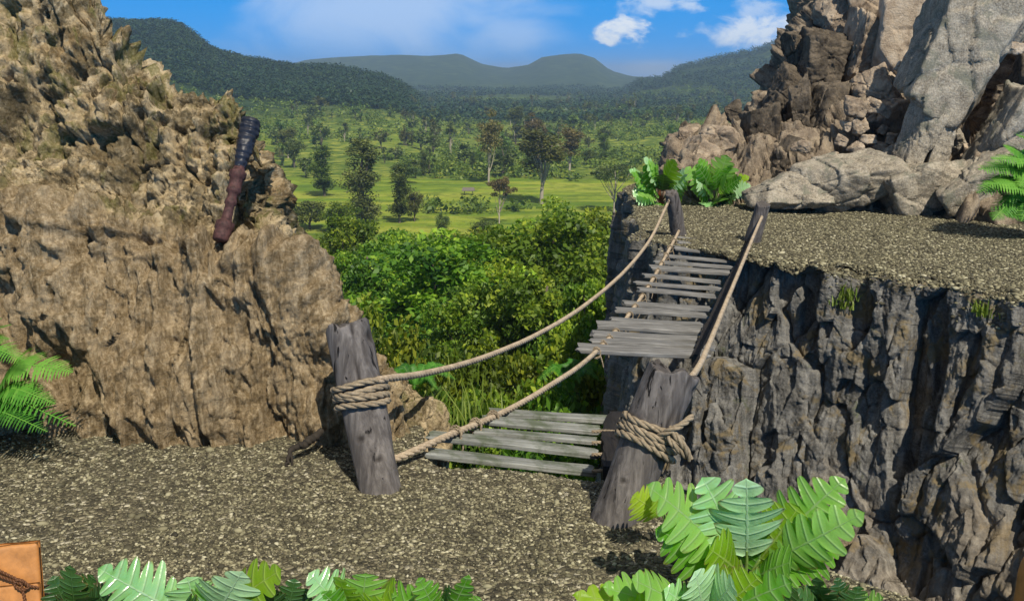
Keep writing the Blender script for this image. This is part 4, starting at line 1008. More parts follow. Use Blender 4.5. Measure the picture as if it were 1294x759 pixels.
leafy_plant('lobed_plant', 'dark leaved weed with one toothed pale leaf at the bottom edge, beside the gorge', at(1060, 806, 4.15),
    fan(1060, 806, 4.15, [(1030, 730, 40, 'dark_leaf', .7), (1060, 728, 36, 'dark_leaf', .5), (1010, 742, 36, 'dark_leaf', .9), (1086, 738, 40, 'dark_leaf', .6), (1116, 752, 44, 'big_leaf', .9), (1040, 752, 40, 'dark_leaf', .3)], 13, dYf=-.3), seed=13)
leafy_plant('lobed_plant', 'broad plant with a big pale leaf at the bottom edge near the journal', at(262, 812, 4.15),
    fan(262, 812, 4.15, [(124, 716, 66, 'pale_leaf', .35), (236, 728, 70, 'pale_leaf', .6), (176, 744, 50, 'big_leaf', .5), (305, 722, 70, 'pale_leaf', .75), (352, 716, 60, 'yellow_leaf', .1), (268, 748, 60, 'big_leaf', .7), (220, 764, 54, 'dark_leaf', .5)], 17, dYf=-.4), seed=17)
leafy_plant('lobed_plant', 'bright green leafy clump at the bottom edge below the left near post', at(455, 808, 4.1),
    fan(455, 808, 4.1, [(392, 722, 60, 'pale_leaf', .5), (428, 728, 54, 'yellow_leaf', .2), (462, 722, 60, 'big_leaf', .7), (500, 732, 56, 'yellow_leaf', .6), (408, 746, 54, 'big_leaf', .4), (540, 742, 50, 'big_leaf', .6), (480, 756, 60, 'yellow_leaf', .3)], 19, dYf=-.4), seed=19)
leafy_plant('lobed_plant', 'small dark green plant with one upright leaf, rightmost of the lower left plants', at(560, 806, 4.1),
    fan(560, 806, 4.1, [(592, 726, 34, 'big_leaf', .25), (566, 738, 34, 'dark_leaf', .8), (530, 728, 34, 'big_leaf', .5), (606, 752, 34, 'big_leaf', .6)], 23, dYf=-.3), seed=23)
leafy_plant('lobed_plant', 'dark glossy weed growing right beside the leather journal', at(100, 806, 4.2),
    fan(100, 806, 4.2, [(66, 726, 40, 'dark_leaf', .6), (88, 712, 40, 'dark_leaf', .8), (116, 724, 42, 'dark_leaf', .7), (140, 738, 40, 'dark_leaf', .5), (74, 750, 40, 'dark_leaf', .9), (112, 748, 46, 'dark_leaf', .95), (160, 756, 40, 'big_leaf', .1)], 29, dYf=-.3), seed=29)
leafy_plant('weed', 'low dark weed filling the bottom edge between the two bright clumps at lower left', at(360, 806, 4.12),
    fan(360, 806, 4.12, [(330, 736, 40, 'dark_leaf', .5), (372, 730, 44, 'dark_leaf', .8), (350, 746, 40, 'big_leaf', .1), (392, 748, 40, 'dark_leaf', .4), (318, 748, 36, 'dark_leaf', .7)], 37, dYf=-.2), seed=37, cat='weed')
leafy_plant('weed', 'low dark weed at the bottom edge left of the broad pale leaf', at(190, 808, 4.2),
    fan(190, 808, 4.2, [(150, 738, 40, 'dark_leaf', .5), (186, 732, 44, 'dark_leaf', .7), (214, 740, 40, 'dark_leaf', .4), (170, 750, 40, 'big_leaf', .1)], 41, dYf=-.1), seed=41, cat='weed')
leafy_plant('weed', 'low dark weed at the bottom edge under the large broad leaved plant', at(985, 808, 4.3),
    fan(985, 808, 4.3, [(950, 736, 40, 'dark_leaf', .5), (986, 728, 44, 'dark_leaf', .7), (1020, 738, 40, 'dark_leaf', .4), (960, 750, 40, 'big_leaf', .1), (920, 744, 40, 'dark_leaf', .6)], 43, dYf=-.1), seed=43, cat='weed')
# ferns
def fern(label, root, fronds, seed):
    root = np.asarray(root, float); r_ = empty('fern', root, label, 'fern')
    for i, (mid, tip, w_, tone) in enumerate(fronds):
        rg = np.random.default_rng(seed*13+i)
        mb = MB(); P = cr1(np.array([np.zeros(3), (np.asarray(mid)-root)*.55, np.asarray(mid)-root, np.asarray(tip)-root]), 60)
        add_tube(mb, P, np.linspace(.008, .0025, 60)*max(1, w_*3), 6, .9)
        T, N, B = frames(P)
        for q in range(6, 60):
            f_ = (q-6)/53; ln = w_*.5*(math.sin(math.pi*min(1, .18+f_*.82))**.8)*(1-.32*rg.random())*(0.25 if rg.random() < .04 else 1)
            ax = T[q]; upv = np.array([0, -.45, .9]); upv = upv-ax*np.dot(upv, ax); upv /= np.linalg.norm(upv); sd = np.cross(ax, upv)
            for s_ in (-1, 1):
                m_ = 10; tt_ = np.linspace(0, 1, m_); c = P[q]+(sd*s_)*(tt_*ln)[:, None]+ax*(tt_*ln*.38)[:, None]-upv*(.25*ln*tt_**2-.08*ln*tt_)[:, None]
                wv = ln*.10*(1-tt_**2.2)*(1+.35*np.sin(tt_*34))+.0008
                V = np.concatenate([c+ax*wv[:, None], c-ax*wv[:, None]])
                ii = np.arange(m_-1); mb.add(V, np.stack([ii, ii+1, ii+1+m_, ii+m_], -1), np.clip(tone+rg.normal()*.1+.15*tt_.repeat(1).mean(), 0, 1))
        link('frond', mb.data('frond', M['fern']), r_)
fern('bright green fern against the left border at the foot of the cliff', onz(-30, 550),
     [(at(20, 462, 6.5), at(92, 470, 6.35), .50, .75), (at(0, 500, 6.4), at(96, 538, 6.2), .40, .35), (at(-20, 440, 6.5), at(30, 455, 6.3), .42, .65), (at(-60, 470, 6.5), at(-120, 480, 6.3), .42, .5), (at(0, 520, 6.3), at(60, 545, 6.1), .34, .15), (at(10, 490, 6.4), at(70, 510, 6.25), .4, .5)], 3)
fern('tiny fern sprouting from the left cliff above the bigger fern', at(-14, 432, 7.0), [(at(-4, 415, 6.9), at(14, 410, 6.8), .12, .3), (at(-4, 426, 6.9), at(12, 428, 6.8), .12, .5), (at(-12, 410, 6.9), at(2, 402, 6.8), .11, .2)], 4)
fern('green fern at the right border on the far ledge', at(1312, 290, 17.9)*[1, 1, 0]+[0, 0, ZF],
     [(at(1285, 212, 17.7), at(1236, 214, 17.5), 1.0, .6), (at(1280, 226, 17.6), at(1234, 244, 17.4), 1.0, .45), (at(1285, 250, 17.5), at(1254, 278, 17.2), .9, .4), (at(1296, 200, 17.8), at(1268, 184, 17.7), 1.0, .5), (at(1310, 190, 17.9), at(1300, 165, 17.8), .9, .6), (at(1290, 268, 17.4), at(1270, 272, 17.2), .8, .2),
      (at(1300, 225, 17.5), at(1276, 256, 17.3), .9, .5), (at(1298, 236, 17.4), at(1242, 232, 17.2), 1.0, .7), (at(1302, 206, 17.6), at(1252, 200, 17.4), 1.0, .65), (at(1310, 240, 17.4), at(1290, 280, 17.1), .9, .4), (at(1312, 215, 17.5), at(1288, 236, 17.2), 1.0, .8), (at(1308, 185, 17.9), at(1284, 170, 17.7), .9, .4), (at(1330, 210, 17.8), at(1370, 200, 17.6), 1., .5)], 5)
# small moss tufts on gorge wall
def palm(label, px, py, Y, L, seed):
    rg = np.random.default_rng(seed); c = at(px, py, Y); fr = []
    for k_ in range(9):
        a = k_*2*math.pi/9+rg.uniform(-.2, .2); d_ = np.array([math.cos(a), math.sin(a), 0]); l_ = L*rg.uniform(.8, 1.15)
        fr.append((c+d_*l_*.5+[0, 0, l_*.42], c+d_*l_+[0, 0, l_*rg.uniform(.0, .25)], l_*.42, rg.uniform(0, .45)))
    fern(label, c, fr, seed)
palm('feathery palm like fern rising from the gorge growth right of the left near post', 528, 486, 21, .8, 61)
palm('feathery palm like fern in the gorge between the two ropes, nearest the far planks', 722, 480, 21, .75, 63)
# ------------------------------------------------------------------ trees
def leafquads(C_, size, rg, tone, upb=.6, asp=.55):
    n = len(C_)
    nv = rg.normal(size=(n, 3)); nv[:, 2] = np.abs(nv[:, 2])+upb; nv /= np.linalg.norm(nv, axis=1, keepdims=True)
    a = rg.normal(size=(n, 3)); a -= nv*(a*nv).sum(1, keepdims=True); a /= np.linalg.norm(a, axis=1, keepdims=True); b = np.cross(nv, a)
    s = (size*rg.uniform(.6, 1.35, n))[:, None]
    V = np.stack([C_-a*s, C_-b*s*asp+a*s*.1, C_+a*s, C_+b*s*asp+a*s*.1], 1).reshape(-1, 3)
    return V, np.arange(n*4).reshape(-1, 4), np.repeat(tone, 4)
def crown(rg, cl_, cr, per, size, upb=.6, flat=.6):
    Cs = []; tn = []
    for c, r in zip(cl_, cr):
        q = rg.normal(size=(per, 3)); q /= np.linalg.norm(q, axis=1, keepdims=True); q *= (rg.random((per, 1))**.45)*r; q[:, 2] *= flat
        Cs.append(c+q); base = np.clip(rg.normal(.5, .2), .05, .95); tn.append(np.clip(base+rg.normal(size=per)*.16, 0, 1))
    return leafquads(np.concatenate(Cs), size, rg, np.concatenate(tn), upb)
def tree_data(kind, seed, per=None, ncl=None, size=None):
    """unit-height tree: trunk mesh, crown mesh"""
    rg = np.random.default_rng(seed); mb = MB()
    cfg = {'dense': dict(c0=.60, rx=.46, rz=.40, n=52, per=250, s=.019, cr=.13, bark='bark_dark', leaf='leaf_jungle', tr=.030, flat=.6),
           'bush': dict(c0=.50, rx=.62, rz=.46, n=34, per=230, s=.030, cr=.2, bark='bark_dark', leaf='leaf_jungle', tr=.02, flat=.7),
           'tall': dict(c0=.68, rx=.19, rz=.30, n=30, per=130, s=.016, cr=.085, bark='bark_pale', leaf='leaf_olive', tr=.018, flat=.8),
           'column': dict(c0=.54, rx=.17, rz=.44, n=38, per=160, s=.015, cr=.09, bark='bark_dark', leaf='leaf_dark', tr=.02, flat=.9),
           'umbrella': dict(c0=.74, rx=.44, rz=.20, n=28, per=130, s=.02, cr=.11, bark='bark_pale', leaf='leaf_russet', tr=.022, flat=.45),
           'round': dict(c0=.56, rx=.42, rz=.40, n=30, per=140, s=.025, cr=.16, bark='bark_dark', leaf='leaf_dark', tr=.03, flat=.75)}[kind]
    n = ncl or cfg['n']; per = per or cfg['per']; size = size or cfg['s']
    q = rg.normal(size=(n, 3)); q /= np.linalg.norm(q, axis=1, keepdims=True); q *= rg.uniform(.35, 1.0, (n, 1))
    q = q*np.array([cfg['rx'], cfg['rx'], cfg['rz']])*rg.uniform(.8, 1.1, (n, 1))
    if kind == 'column': q[:, 2] = rg.uniform(-1, 1, n)*cfg['rz']; q[:, :2] *= (1.15-.5*np.abs(q[:, 2:3])/cfg['rz'])
    # uneven outline: squash one side, add lobes
    q[:, 0] += .10*cfg['rx']*np.sin(q[:, 2]*9+seed); q[:, 1] += .1*cfg['rx']*np.cos(q[:, 2]*8+seed)
    cl_ = q+np.array([0, 0, cfg['c0']]); cl_[:, 2] = np.clip(cl_[:, 2], .06 if kind in ('bush', 'column') else .22, 1)
    cr = cfg['cr']*rg.uniform(.6, 1.35, n)
    V, F_, tn = crown(rg, cl_, cr, per, size, .5, cfg['flat'])
    cm = mesh_data(kind+'_crown', V, F_, M[cfg['leaf']], False, attrs={'tone': tn})
    tp = np.array([[0, 0, -.06], [rg.normal()*.01, rg.normal()*.01, .2], [rg.normal()*.02, rg.normal()*.02, .5*cfg['c0']+.2], [rg.normal()*.03, rg.normal()*.03, cfg['c0']+cfg['rz']*.6]])
    P = cr1(tp, 16); add_tube(mb, P, np.linspace(cfg['tr'], cfg['tr']*.3, 16), 8)
    for i in rg.choice(n, min(n, 9), replace=False):
        s0 = P[int(np.clip((cl_[i][2]*.55)*16, 3, 13))]; e = cl_[i]
        add_tube(mb, cr1(np.array([s0, (s0+e)/2+[0, 0, -.02+.02*rg.normal()], e]), 7), np.linspace(cfg['tr']*.45, cfg['tr']*.12, 7), 5)
    return mb.data(kind+'_trunk', M[cfg['bark']]), cm
TD = {}
for k_, sds in (('dense', (1, 2, 3)), ('bush', (4, 5, 6)), ('tall', (7, 8, 9)), ('column', (10, 11)), ('umbrella', (12, 13)), ('round', (14, 15, 16))):
    TD[k_] = [tree_data(k_, s_) for s_ in sds]
KN = {'dense': 'broadleaf_tree', 'bush': 'bush', 'tall': 'tall_tree', 'column': 'columnar_tree', 'umbrella': 'spreading_tree', 'round': 'round_tree'}
def tree(kind, var, pos, H, W, label, group=None, mat=None, rz=0.0):
    tm, cm = TD[kind][var % len(TD[kind])]
    r_ = empty(KN[kind], pos, label, 'bush' if kind == 'bush' else 'tree', group)
    r_.scale = (W, W, H); r_.rotation_euler = (0, 0, rz)
    link('trunk' if kind != 'bush' else 'stem', tm, r_)
    c = link('crown', cm, r_)
    if mat: c.material_slots[0].link = 'OBJECT'; c.material_slots[0].material = M[mat]
    return r_
def tree_px(kind, var, px, pyb, pyt, wpx, label, group=None, mat=None, base=None, Y=None):
    if Y is None: g = ground_at(px, pyb)
    else:
        x = (px-CX)/F*Y/cp*1.0; g = at(px, pyb, Y); g[2] = float(terr([g[0]], [Y])[0])
    Yg = g[1]; topz = at(px, pyt, Yg)[2]; H = (topz-g[2])*1.03
    rx = {'dense': .52, 'bush': .72, 'tall': .24, 'column': .23, 'umbrella': .5, 'round': .5}[kind]
    W = wpx*Yg/F/(2*rx)
    return tree(kind, var, g, H, W, label, group, mat, rz=(px*7.7) % 6.28)
# named valley trees (in the photograph each can be pointed at)
VT = [
 ('tall', 0, 617, 232, 140, 40, 'tall tree with a pale bare trunk and small brown crown, behind the field hut', 'leaf_russet'),
 ('tall', 1, 684, 258, 158, 78, 'large olive tree with several pale trunks, at the middle of the green field', None),
 ('tall', 2, 719, 222, 158, 44, 'thin russet tree with a pale trunk, right of the large pale trunked olive tree', 'leaf_russet'),
 ('tall', 0, 676, 200, 143, 34, 'bare topped pale tree just behind the large pale trunked olive tree', 'leaf_russet'),
 ('tall', 1, 651, 176, 132, 28, 'slender tree with a white trunk farther out, between the brown crowned and bare topped trees', None),
 ('umbrella', 0, 631, 284, 218, 50, 'small umbrella shaped brownish tree with a bare trunk in the green field', None),
 ('umbrella', 1, 776, 268, 202, 70, 'wide brownish spreading tree in the field, left of the far ledge', 'leaf_olive'),
 ('column', 0, 410, 248, 186, 46, 'dark bulky columnar tree standing beside the left cliff outline', None),
 ('column', 1, 460, 284, 180, 66, 'tallest dark olive columnar tree left of the field', 'leaf_olive'),
 ('column', 0, 505, 282, 212, 40, 'dark narrow tree of two stacked crowns at the left of the field', None),
 ('round', 0, 524, 280, 240, 34, 'thin small round tree just right of the dark narrow tree', 'leaf_olive'),
 ('column', 1, 763, 202, 170, 20, 'small dark pointed tree on the plain right of the russet tree', None),
 ('round', 1, 806, 268, 232, 40, 'grey green round tree tight against the far ledge', 'leaf_olive'),
 ('column', 0, 847, 210, 160, 22, 'dark thin tree rising just left of the brown boulders', None),
 ('column', 0, 597, 212, 193, 12, 'small dark cypress like tree, left one of a close pair behind the hut', None),
 ('column', 1, 608, 212, 193, 12, 'small dark cypress like tree, right one of a close pair behind the hut', None),
 ('round', 2, 634, 214, 186, 26, 'small round dark tree right of the cypress like pair', None),
 ('round', 0, 512, 232, 200, 44, 'round dark tree behind the dark narrow tree, at the field border', None),
 ('column', 1, 535, 222, 192, 16, 'thin dark tree alone at the back border of the field', None),
 ('round', 1, 558, 300, 268, 26, 'small dark pyramid shaped tree at the near border of the field', None),
 ('round', 2, 612, 306, 276, 44, 'low dark green round tree at the near border of the field', None),
 ('round', 0, 372, 212, 172, 36, 'round tree beside the cliff outline below the wooded hill', 'leaf_olive'),
 ('tall', 2, 364, 200, 160, 30, 'pale trunked slim tree next to the cliff outline below the wooded hill', None),
 ('round', 1, 745, 208, 188, 26, 'low dark round tree left of the small pointed tree', None),
 ('round', 2, 392, 290, 250, 60, 'dark round tree in front of the field beside the cliff outline', None),
 ('round', 0, 430, 296, 252, 60, 'dark round tree in front of the tallest columnar tree', 'leaf_jungle'),
]
for k_, vr, px, pb, pt, wp, lb, mt in VT: tree_px(k_, vr, px, pb, pt, wp, lb, None, mt)
# jungle below the ledge: big broadleaf trees and bushes
JT = [
 ('dense', 0, 560, 286, 250, 52, 'broad layered jungle tree in the middle of the thicket below the field', None),
 ('dense', 1, 470, 300, 130, 62, 'leafy jungle tree beside the left cliff, lower than the layered tree', None),
 ('dense', 2, 700, 262, 200, 58, 'big dark tree at the right of the thicket beside the far cliff', None),
 ('dense', 0, 765, 256, 140, 66, 'tall bushy tree pressed against the far cliff, right of the big dark tree', None),
 ('dense', 1, 640, 280, 130, 74, 'leafy tree at the back of the thicket right of the layered tree', None),
 ('dense', 2, 505, 288, 130, 95, 'low spreading tree at the back left of the thicket', None),
 ('dense', 0, 590, 284, 120, 100, 'low round tree at the back of the thicket below the umbrella tree', None),
 ('dense', 1, 730, 252, 130, 90, 'loose tree with dark gaps at the back right of the thicket', None),
 ('dense', 2, 440, 268, 110, 105, 'small tree at the back of the thicket next to the cliff outline', None),
 ('dense', 1, 680, 330, 170, 40, 'dark bushy tree in the right middle of the thicket above the bridge gap', None),
 ('dense', 2, 600, 352, 150, 42, 'bright bushy tree at the front of the layered jungle tree', None),
 ('dense', 0, 740, 340, 110, 36, 'leafy tree close to the broken planks of the far bridge end', None),
 ('bush', 0, 500, 408, 150, 27, 'bright grassy bush below the layered tree, right of the left post', None),
 ('bush', 1, 560, 425, 150, 25, 'yellow green bush above the near planks of the bridge', None),
 ('bush', 2, 640, 420, 150, 27, 'dense green bush in the bridge gap between the two ropes', None),
 ('bush', 0, 710, 430, 150, 25, 'dense green bush just under the far planks of the bridge', None),
 ('bush', 1, 770, 390, 110, 28, 'small leaf bush beside the cliff under the far bridge end', None),
 ('bush', 2, 610, 470, 150, 22, 'low fine leaved bush right behind the near planks', None),
 ('bush', 0, 690, 475, 150, 22, 'low fine leaved bush left of the leaning right post', None),
 ('bush', 1, 540, 462, 120, 22, 'low bush at the rocky end of the left cliff', None),
 ('bush', 2, 740, 480, 120, 20.5, 'bush deep in the gorge behind the leaning right post', None),
 ('bush', 0, 450, 380, 130, 33, 'green bush peeping out behind the left cliff outline', None),
]
for k_, vr, px, pt, wp, Yj, lb, mt in JT:
    g = at(px, pt, Yj); z0 = float(terr([g[0]], [Yj])[0]); H = (g[2]-z0)
    rx = {'dense': .52, 'bush': .72}[k_]; W = wp*Yj/F/(2*rx)*1.1
    tree(k_, vr, (g[0], Yj, z0), max(H*1.02, 1.2), max(W, H*.5), lb, None, mt, rz=px*.37)
# mid-plain trees: individuals of a few kinds
rg = np.random.default_rng(77)
grp = [('round', 'dark round tree scattered over the far green plain', 'leaf_dark'), ('round', 'olive round tree scattered over the far green plain', 'leaf_olive'), ('tall', 'slim pale trunked tree scattered over the far plain', None), ('column', 'dark narrow tree scattered over the far green plain', None)]
SM = {}
for k_ in ('round', 'tall', 'column'):
    SM[k_] = []
    for s_ in range(4):
        tm, cm = tree_data(k_, 50+s_+len(k_), per=26, ncl=14, size=.07 if k_ == 'round' else .045)
        # one mesh, trunk + crown, for trees only a few pixels tall
        def arr(me):
            V = np.empty(len(me.vertices)*3, np.float32); me.vertices.foreach_get('co', V); V = V.reshape(-1, 3)
            return V, [list(p_.vertices) for p_ in me.polygons]
        V1, F1 = arr(tm); V2, F2 = arr(cm); tn = np.empty(len(V2), np.float32); cm.attributes['tone'].data.foreach_get('value', tn)
        me = bpy.data.meshes.new(k_+'_tree'); me.from_pydata([tuple(a) for a in np.concatenate([V1, V2])], [], F1+[[a+len(V1) for a in f_] for f_ in F2])
        a_ = me.attributes.new('tone', 'FLOAT', 'POINT'); a_.data.foreach_set('value', np.concatenate([np.full(len(V1), .3, np.float32), tn]))
        me.materials.append(tm.materials[0]); me.materials.append(cm.materials[0])
        me.polygons.foreach_set('material_index', np.array([0]*len(F1)+[1]*len(F2), np.int32)); SM[k_].append(me)
cnt = 0
while cnt < 285:
    px = rg.uniform(330, 1000); Y = 335+1150*rg.random()**1.05; g0 = at(px, 100, Y); x = g0[0]
    if Y < 620 and fbm(np.array([[x*.012, Y*.008, 0.]]), 3, 9)[0] < .02: continue
    if float(terr([x], [Y])[0]) > -22: continue
    kk, lb, mt = grp[int(rg.choice(4, p=[.46, .26, .14, .14]))]
    H = rg.uniform(6, 13)*(1.35 if kk == 'tall' else 1); W = H*rg.uniform(.8, 1.15)*(1 if kk == 'round' else .95)
    o = bpy.data.objects.new(KN[kk], SM[kk][int(rg.integers(4))]); COL.objects.link(o)
    o.location = (x, Y, float(terr([x], [Y])[0])-.2); o.scale = (W, W, H); o.rotation_euler = (0, 0, rg.uniform(0, 6.28))
    tag(o, lb, 'tree', {'round': 'round trees dotted over the far plain', 'tall': 'slim pale trees on the far plain', 'column': 'dark narrow trees on the far plain'}[kk]+(' in olive' if mt == 'leaf_olive' else ''))
    if mt == 'leaf_olive': o.material_slots[1].link = 'OBJECT'; o.material_slots[1].material = M['leaf_olive']
    cnt += 1
# uncountable cover --------------------------------------------------
def clumps(name, XY, rmin, rmax, per, sizef, mat, label, seed, flat=.7, upb=.5, hf=.5, tv_=.16):
    rg = np.random.default_rng(seed); n = len(XY); r = rg.uniform(rmin, rmax, n)
    z = terr(XY[:, 0], XY[:, 1])
    q = rg.normal(size=(n, per, 3)); q /= np.linalg.norm(q, axis=2, keepdims=True); q *= (rg.random((n, per, 1))**.4)*r[:, None, None]; q[:, :, 2] *= flat
    C_ = np.stack([XY[:, 0], XY[:, 1], z+r*hf], 1)[:, None]+q
    tone = np.clip(rg.normal(.5, tv_, (n, 1))+rg.normal(size=(n, per))*tv_, 0, 1)
    V, F_, tn = leafquads(C_.reshape(-1, 3), np.repeat(r*sizef, per), rg, tone.ravel(), upb)
    link(name, mesh_data(name, V, F_, M[mat], False, attrs={'tone': tn}), None, label, None, None, 'stuff')
rg = np.random.default_rng(5)
# jungle undergrowth on the near slope
n = 2600; Y = 15*np.exp(rg.random(n)*math.log(190/15)); X = (rg.uniform(-.30, .17, n))*Y
clumps('undergrowth', np.stack([X, Y], 1), .7, 1.5, 60, .105, 'leaf_jungle', 'dense low jungle undergrowth covering the slope below the ledge', 6, hf=.4)
n = 900; Y = rg.uniform(60, 190, n); X = rg.uniform(-.30, .17, n)*Y
clumps('thicket', np.stack([X, Y], 1), 1.4, 3.0, 70, .10, 'leaf_jungle', 'mass of bushes between the slope and the green field', 8, hf=.5)
n = 1500; Y = rg.uniform(15.5, 36, n); X = rg.uniform(-.2, .14, n)*Y
clumps('undergrowth', np.stack([X, Y], 1), .7, 1.4, 110, .062, 'leaf_bright', 'fine leaved bright jungle growth in the gorge just below the bridge', 18, hf=.9, flat=.8)
# scrub across the plain
n = 15000; Y = 170+1300*rg.random(n)**1.1; X = rg.uniform(-.34, .34, n)*Y
keep = fbm(np.stack([X*.011, Y*.018, 0*X], 1), 4, 21) > np.interp(Y, [170, 215, 230, 325, 345, 520, 620, 800], [-.3, -.05, .5, .5, -.08, -.04, -.3, -.5])
clumps('scrub', np.stack([X, Y], 1)[keep], 1.0, 3.2, 22, .30, 'scrub', 'bushy green scrub over the valley plain', 9)
# forests on the hills
n = 14000; Y = 700+700*rg.random(n); px = rg.uniform(60, 540, n); X = (px-CX)/F*Y/cp
z = terr(X, Y); keep = z > -27
clumps('forest', np.stack([X, Y], 1)[keep], 3.0, 6.0, 34, .2, 'leaf_far', 'dark forest covering the hill on the left', 10, upb=1.3, tv_=.10)
n = 9000; Y = 760+1400*rg.random(n); px = rg.uniform(520, 1060, n); X = (px-CX)/F*Y/cp
keep = (fbm(np.stack([X*.006, Y*.006, 0*X], 1), 4, 25) > -.08)
clumps('forest', np.stack([X, Y], 1)[keep], 4.0, 8.5, 30, .22, 'leaf_far', 'belt of dark forest at the far end of the plain', 12, upb=1.2, tv_=.10)
# grass tufts near the rocky end of the ledge
def grass(XYZ, hmin, hmax, per, name, label, seed, w_=.012, spread=.2):
    rg = np.random.default_rng(seed); mb = MB(); VV = []; TN = []
    for c in XYZ:
        for _ in range(per):
            b = c+np.array([rg.normal()*spread, rg.normal()*spread, 0]); h = rg.uniform(hmin, hmax); a = rg.uniform(0, 6.28); bend = rg.uniform(.2, .8)*h
            dv = np.array([math.cos(a), math.sin(a), 0]); sd = np.array([-math.sin(a), math.cos(a), 0])*w_
            m1 = b+dv*bend*.25+[0, 0, h*.6]; m2 = b+dv*bend+[0, 0, h]
            VV += [b-sd, b+sd, m1+sd*.8, m1-sd*.8, m2+sd*.1, m2-sd*.1]; TN += [rg.uniform(.2, 1)]*6
    V = np.array(VV); k = np.arange(len(V)//6)[:, None]*6
    F_ = np.concatenate([k+np.array([[0, 1, 2, 3]]), k+np.array([[3, 2, 4, 5]])])
    link(name, mesh_data(name, V, F_, M['grass'], True, attrs={'tone': np.array(TN)}), None, label, None, None, 'stuff')
pts = []
rg = np.random.default_rng(15)
for _ in range(14):
    px = rg.uniform(470, 640); py = rg.uniform(425, 520); Y = np.interp(py, [425, 520], [27, 18]); q = at(px, py+26, Y); pts.append(q)
grass(pts, .35, .8, 14, 'long_grass', 'long bright grass beyond the rocky end of the left cliff', 16, .016, .35)
for (px, py, Y, lb) in [(588, 536, 7.3, 'single long yellow grass stalk leaning out over the near planks')]:
    mb = MB(); add_tube(mb, cr1(np.array([at(590, 537, 7.3), at(580, 518, 7.32), at(560, 490, 7.4), at(548, 468, 7.5)]), 20), np.linspace(.006, .0025, 20), 5, .9)
    link('grass_stalk', mb.data('grass_stalk', M['grass']), None, lb, 'grass stalk')
# moss tufts on the gorge wall
def cast_px(bvh, px, py):
    d = ray(px, py); h = bvh.ray_cast(Vector((0, 0, CAMZ)), Vector(d).normalized()); return None if h[0] is None else np.array(h[0])
pts = [cast_px(BF, *q) for q in [(1062, 385), (1074, 378), (1068, 390), (1240, 395), (1246, 400), (1068, 372)]]
pts = [q for q in pts if q is not None]
if pts: grass(pts, .08, .22, 30, 'moss_tuft', 'bright green moss tufts growing on the gorge wall', 17, .012, .07)
# field hut
g = ground_at(592, 246); hut = empty('field_hut', g, 'tiny open field hut with a grey thatched roof in the green field', 'hut')
hut.scale = (.75, .75, .75)
mb = MB()
for sx in (-1.6, 1.6):
    for sy in (-1, 1): add_tube(mb, np.array([[sx, sy, -.3], [sx, sy, 1.0], [sx, sy, 2.0]]), .09, 6)
link('hut_frame', mb.data('hut_frame', M['bark_dark']), hut)
V = np.array([[-2.6, -1.7, 1.8], [2.6, -1.7, 1.8], [2.6, 1.7, 1.8], [-2.6, 1.7, 1.8], [-2.3, 0, 3.0], [2.3, 0, 3.0], [-2.6, -1.7, 1.65], [2.6, -1.7, 1.65], [2.6, 1.7, 1.65], [-2.6, 1.7, 1.65]])
link('roof', mesh_data('roof', V, [np.array([[0, 1, 5, 4], [2, 3, 4, 5], [6, 7, 1, 0], [7, 8, 2, 1], [8, 9, 3, 2], [9, 6, 0, 3]]), np.array([[1, 2, 5], [3, 0, 4]])], M['thatch'], False), hut)

# ------------------------------------------------------------------ haze
hz_ = NT('valley_haze'); hz_.nt.nodes.remove(hz_.b)
pv = hz_.n('ShaderNodeVolumePrincipled'); pv.inputs['Color'].default_value = (.52, .72, 1.0, 1); pv.inputs['Density'].default_value = .00020; pv.inputs['Anisotropy'].default_value = .1
hz_.l(pv.outputs[0], hz_.out.inputs['Volume'])
zb, zt, xb, y0, y1 = float(ZZ.min())-1.5, float(max(ZZ.max(), 20))+14, 16600., -75., 12060.
V = np.array([[-xb, y0, zb], [xb, y0, zb], [xb, y1, zb], [-xb, y1, zb], [-xb, y0, zt], [xb, y0, zt], [xb, y1, zt], [-xb, y1, zt]])
link('haze', mesh_data('haze', V, np.array([[3, 2, 1, 0], [4, 5, 6, 7], [0, 1, 5, 4], [1, 2, 6, 5], [2, 3, 7, 6], [3, 0, 4, 7]]), hz_.m, False), kind='stuff')

# ------------------------------------------------------------------ light and sky
to_sun = Vector((.24, -.62, .76)).normalized()
sun = bpy.data.lights.new('sun', 'SUN'); sun.energy = 4.9; sun.angle = R(.5); sun.color = (1, .92, .78)
so = bpy.data.objects.new('sun', sun); COL.objects.link(so); so.rotation_euler = to_sun.to_track_quat('Z', 'Y').to_euler(); so.location = (20, -30, 60)
wd = bpy.data.worlds.new('World'); scene.world = wd; wd.use_nodes = True; nt = wd.node_tree; nt.nodes.clear()
W_ = lambda t, **k: nt.nodes.new(t)
out = W_('ShaderNodeOutputWorld'); bg = W_('ShaderNodeBackground'); nt.links.new(bg.outputs[0], out.inputs[0]); bg.inputs[1].default_value = .12
sky = W_('ShaderNodeTexSky'); sky.sky_type = 'NISHITA'; sky.sun_disc = False
sky.sun_elevation = math.asin(to_sun.z); sky.sun_rotation = math.atan2(to_sun.x, to_sun.y); sky.air_density = 1.0; sky.dust_density = .15; sky.ozone_density = 2.5
tcn = W_('ShaderNodeTexCoord')
def wm(op, a, b=0.0, c=None):
    x = W_('ShaderNodeMath'); x.operation = op
    for i, v in enumerate((a, b) if c is None else (a, b, c)):
        if isinstance(v, (int, float)): x.inputs[i].default_value = v
        else: nt.links.new(v, x.inputs[i])
    return x.outputs[0]
sep = W_('ShaderNodeSeparateXYZ'); nt.links.new(tcn.outputs['Generated'], sep.inputs[0])
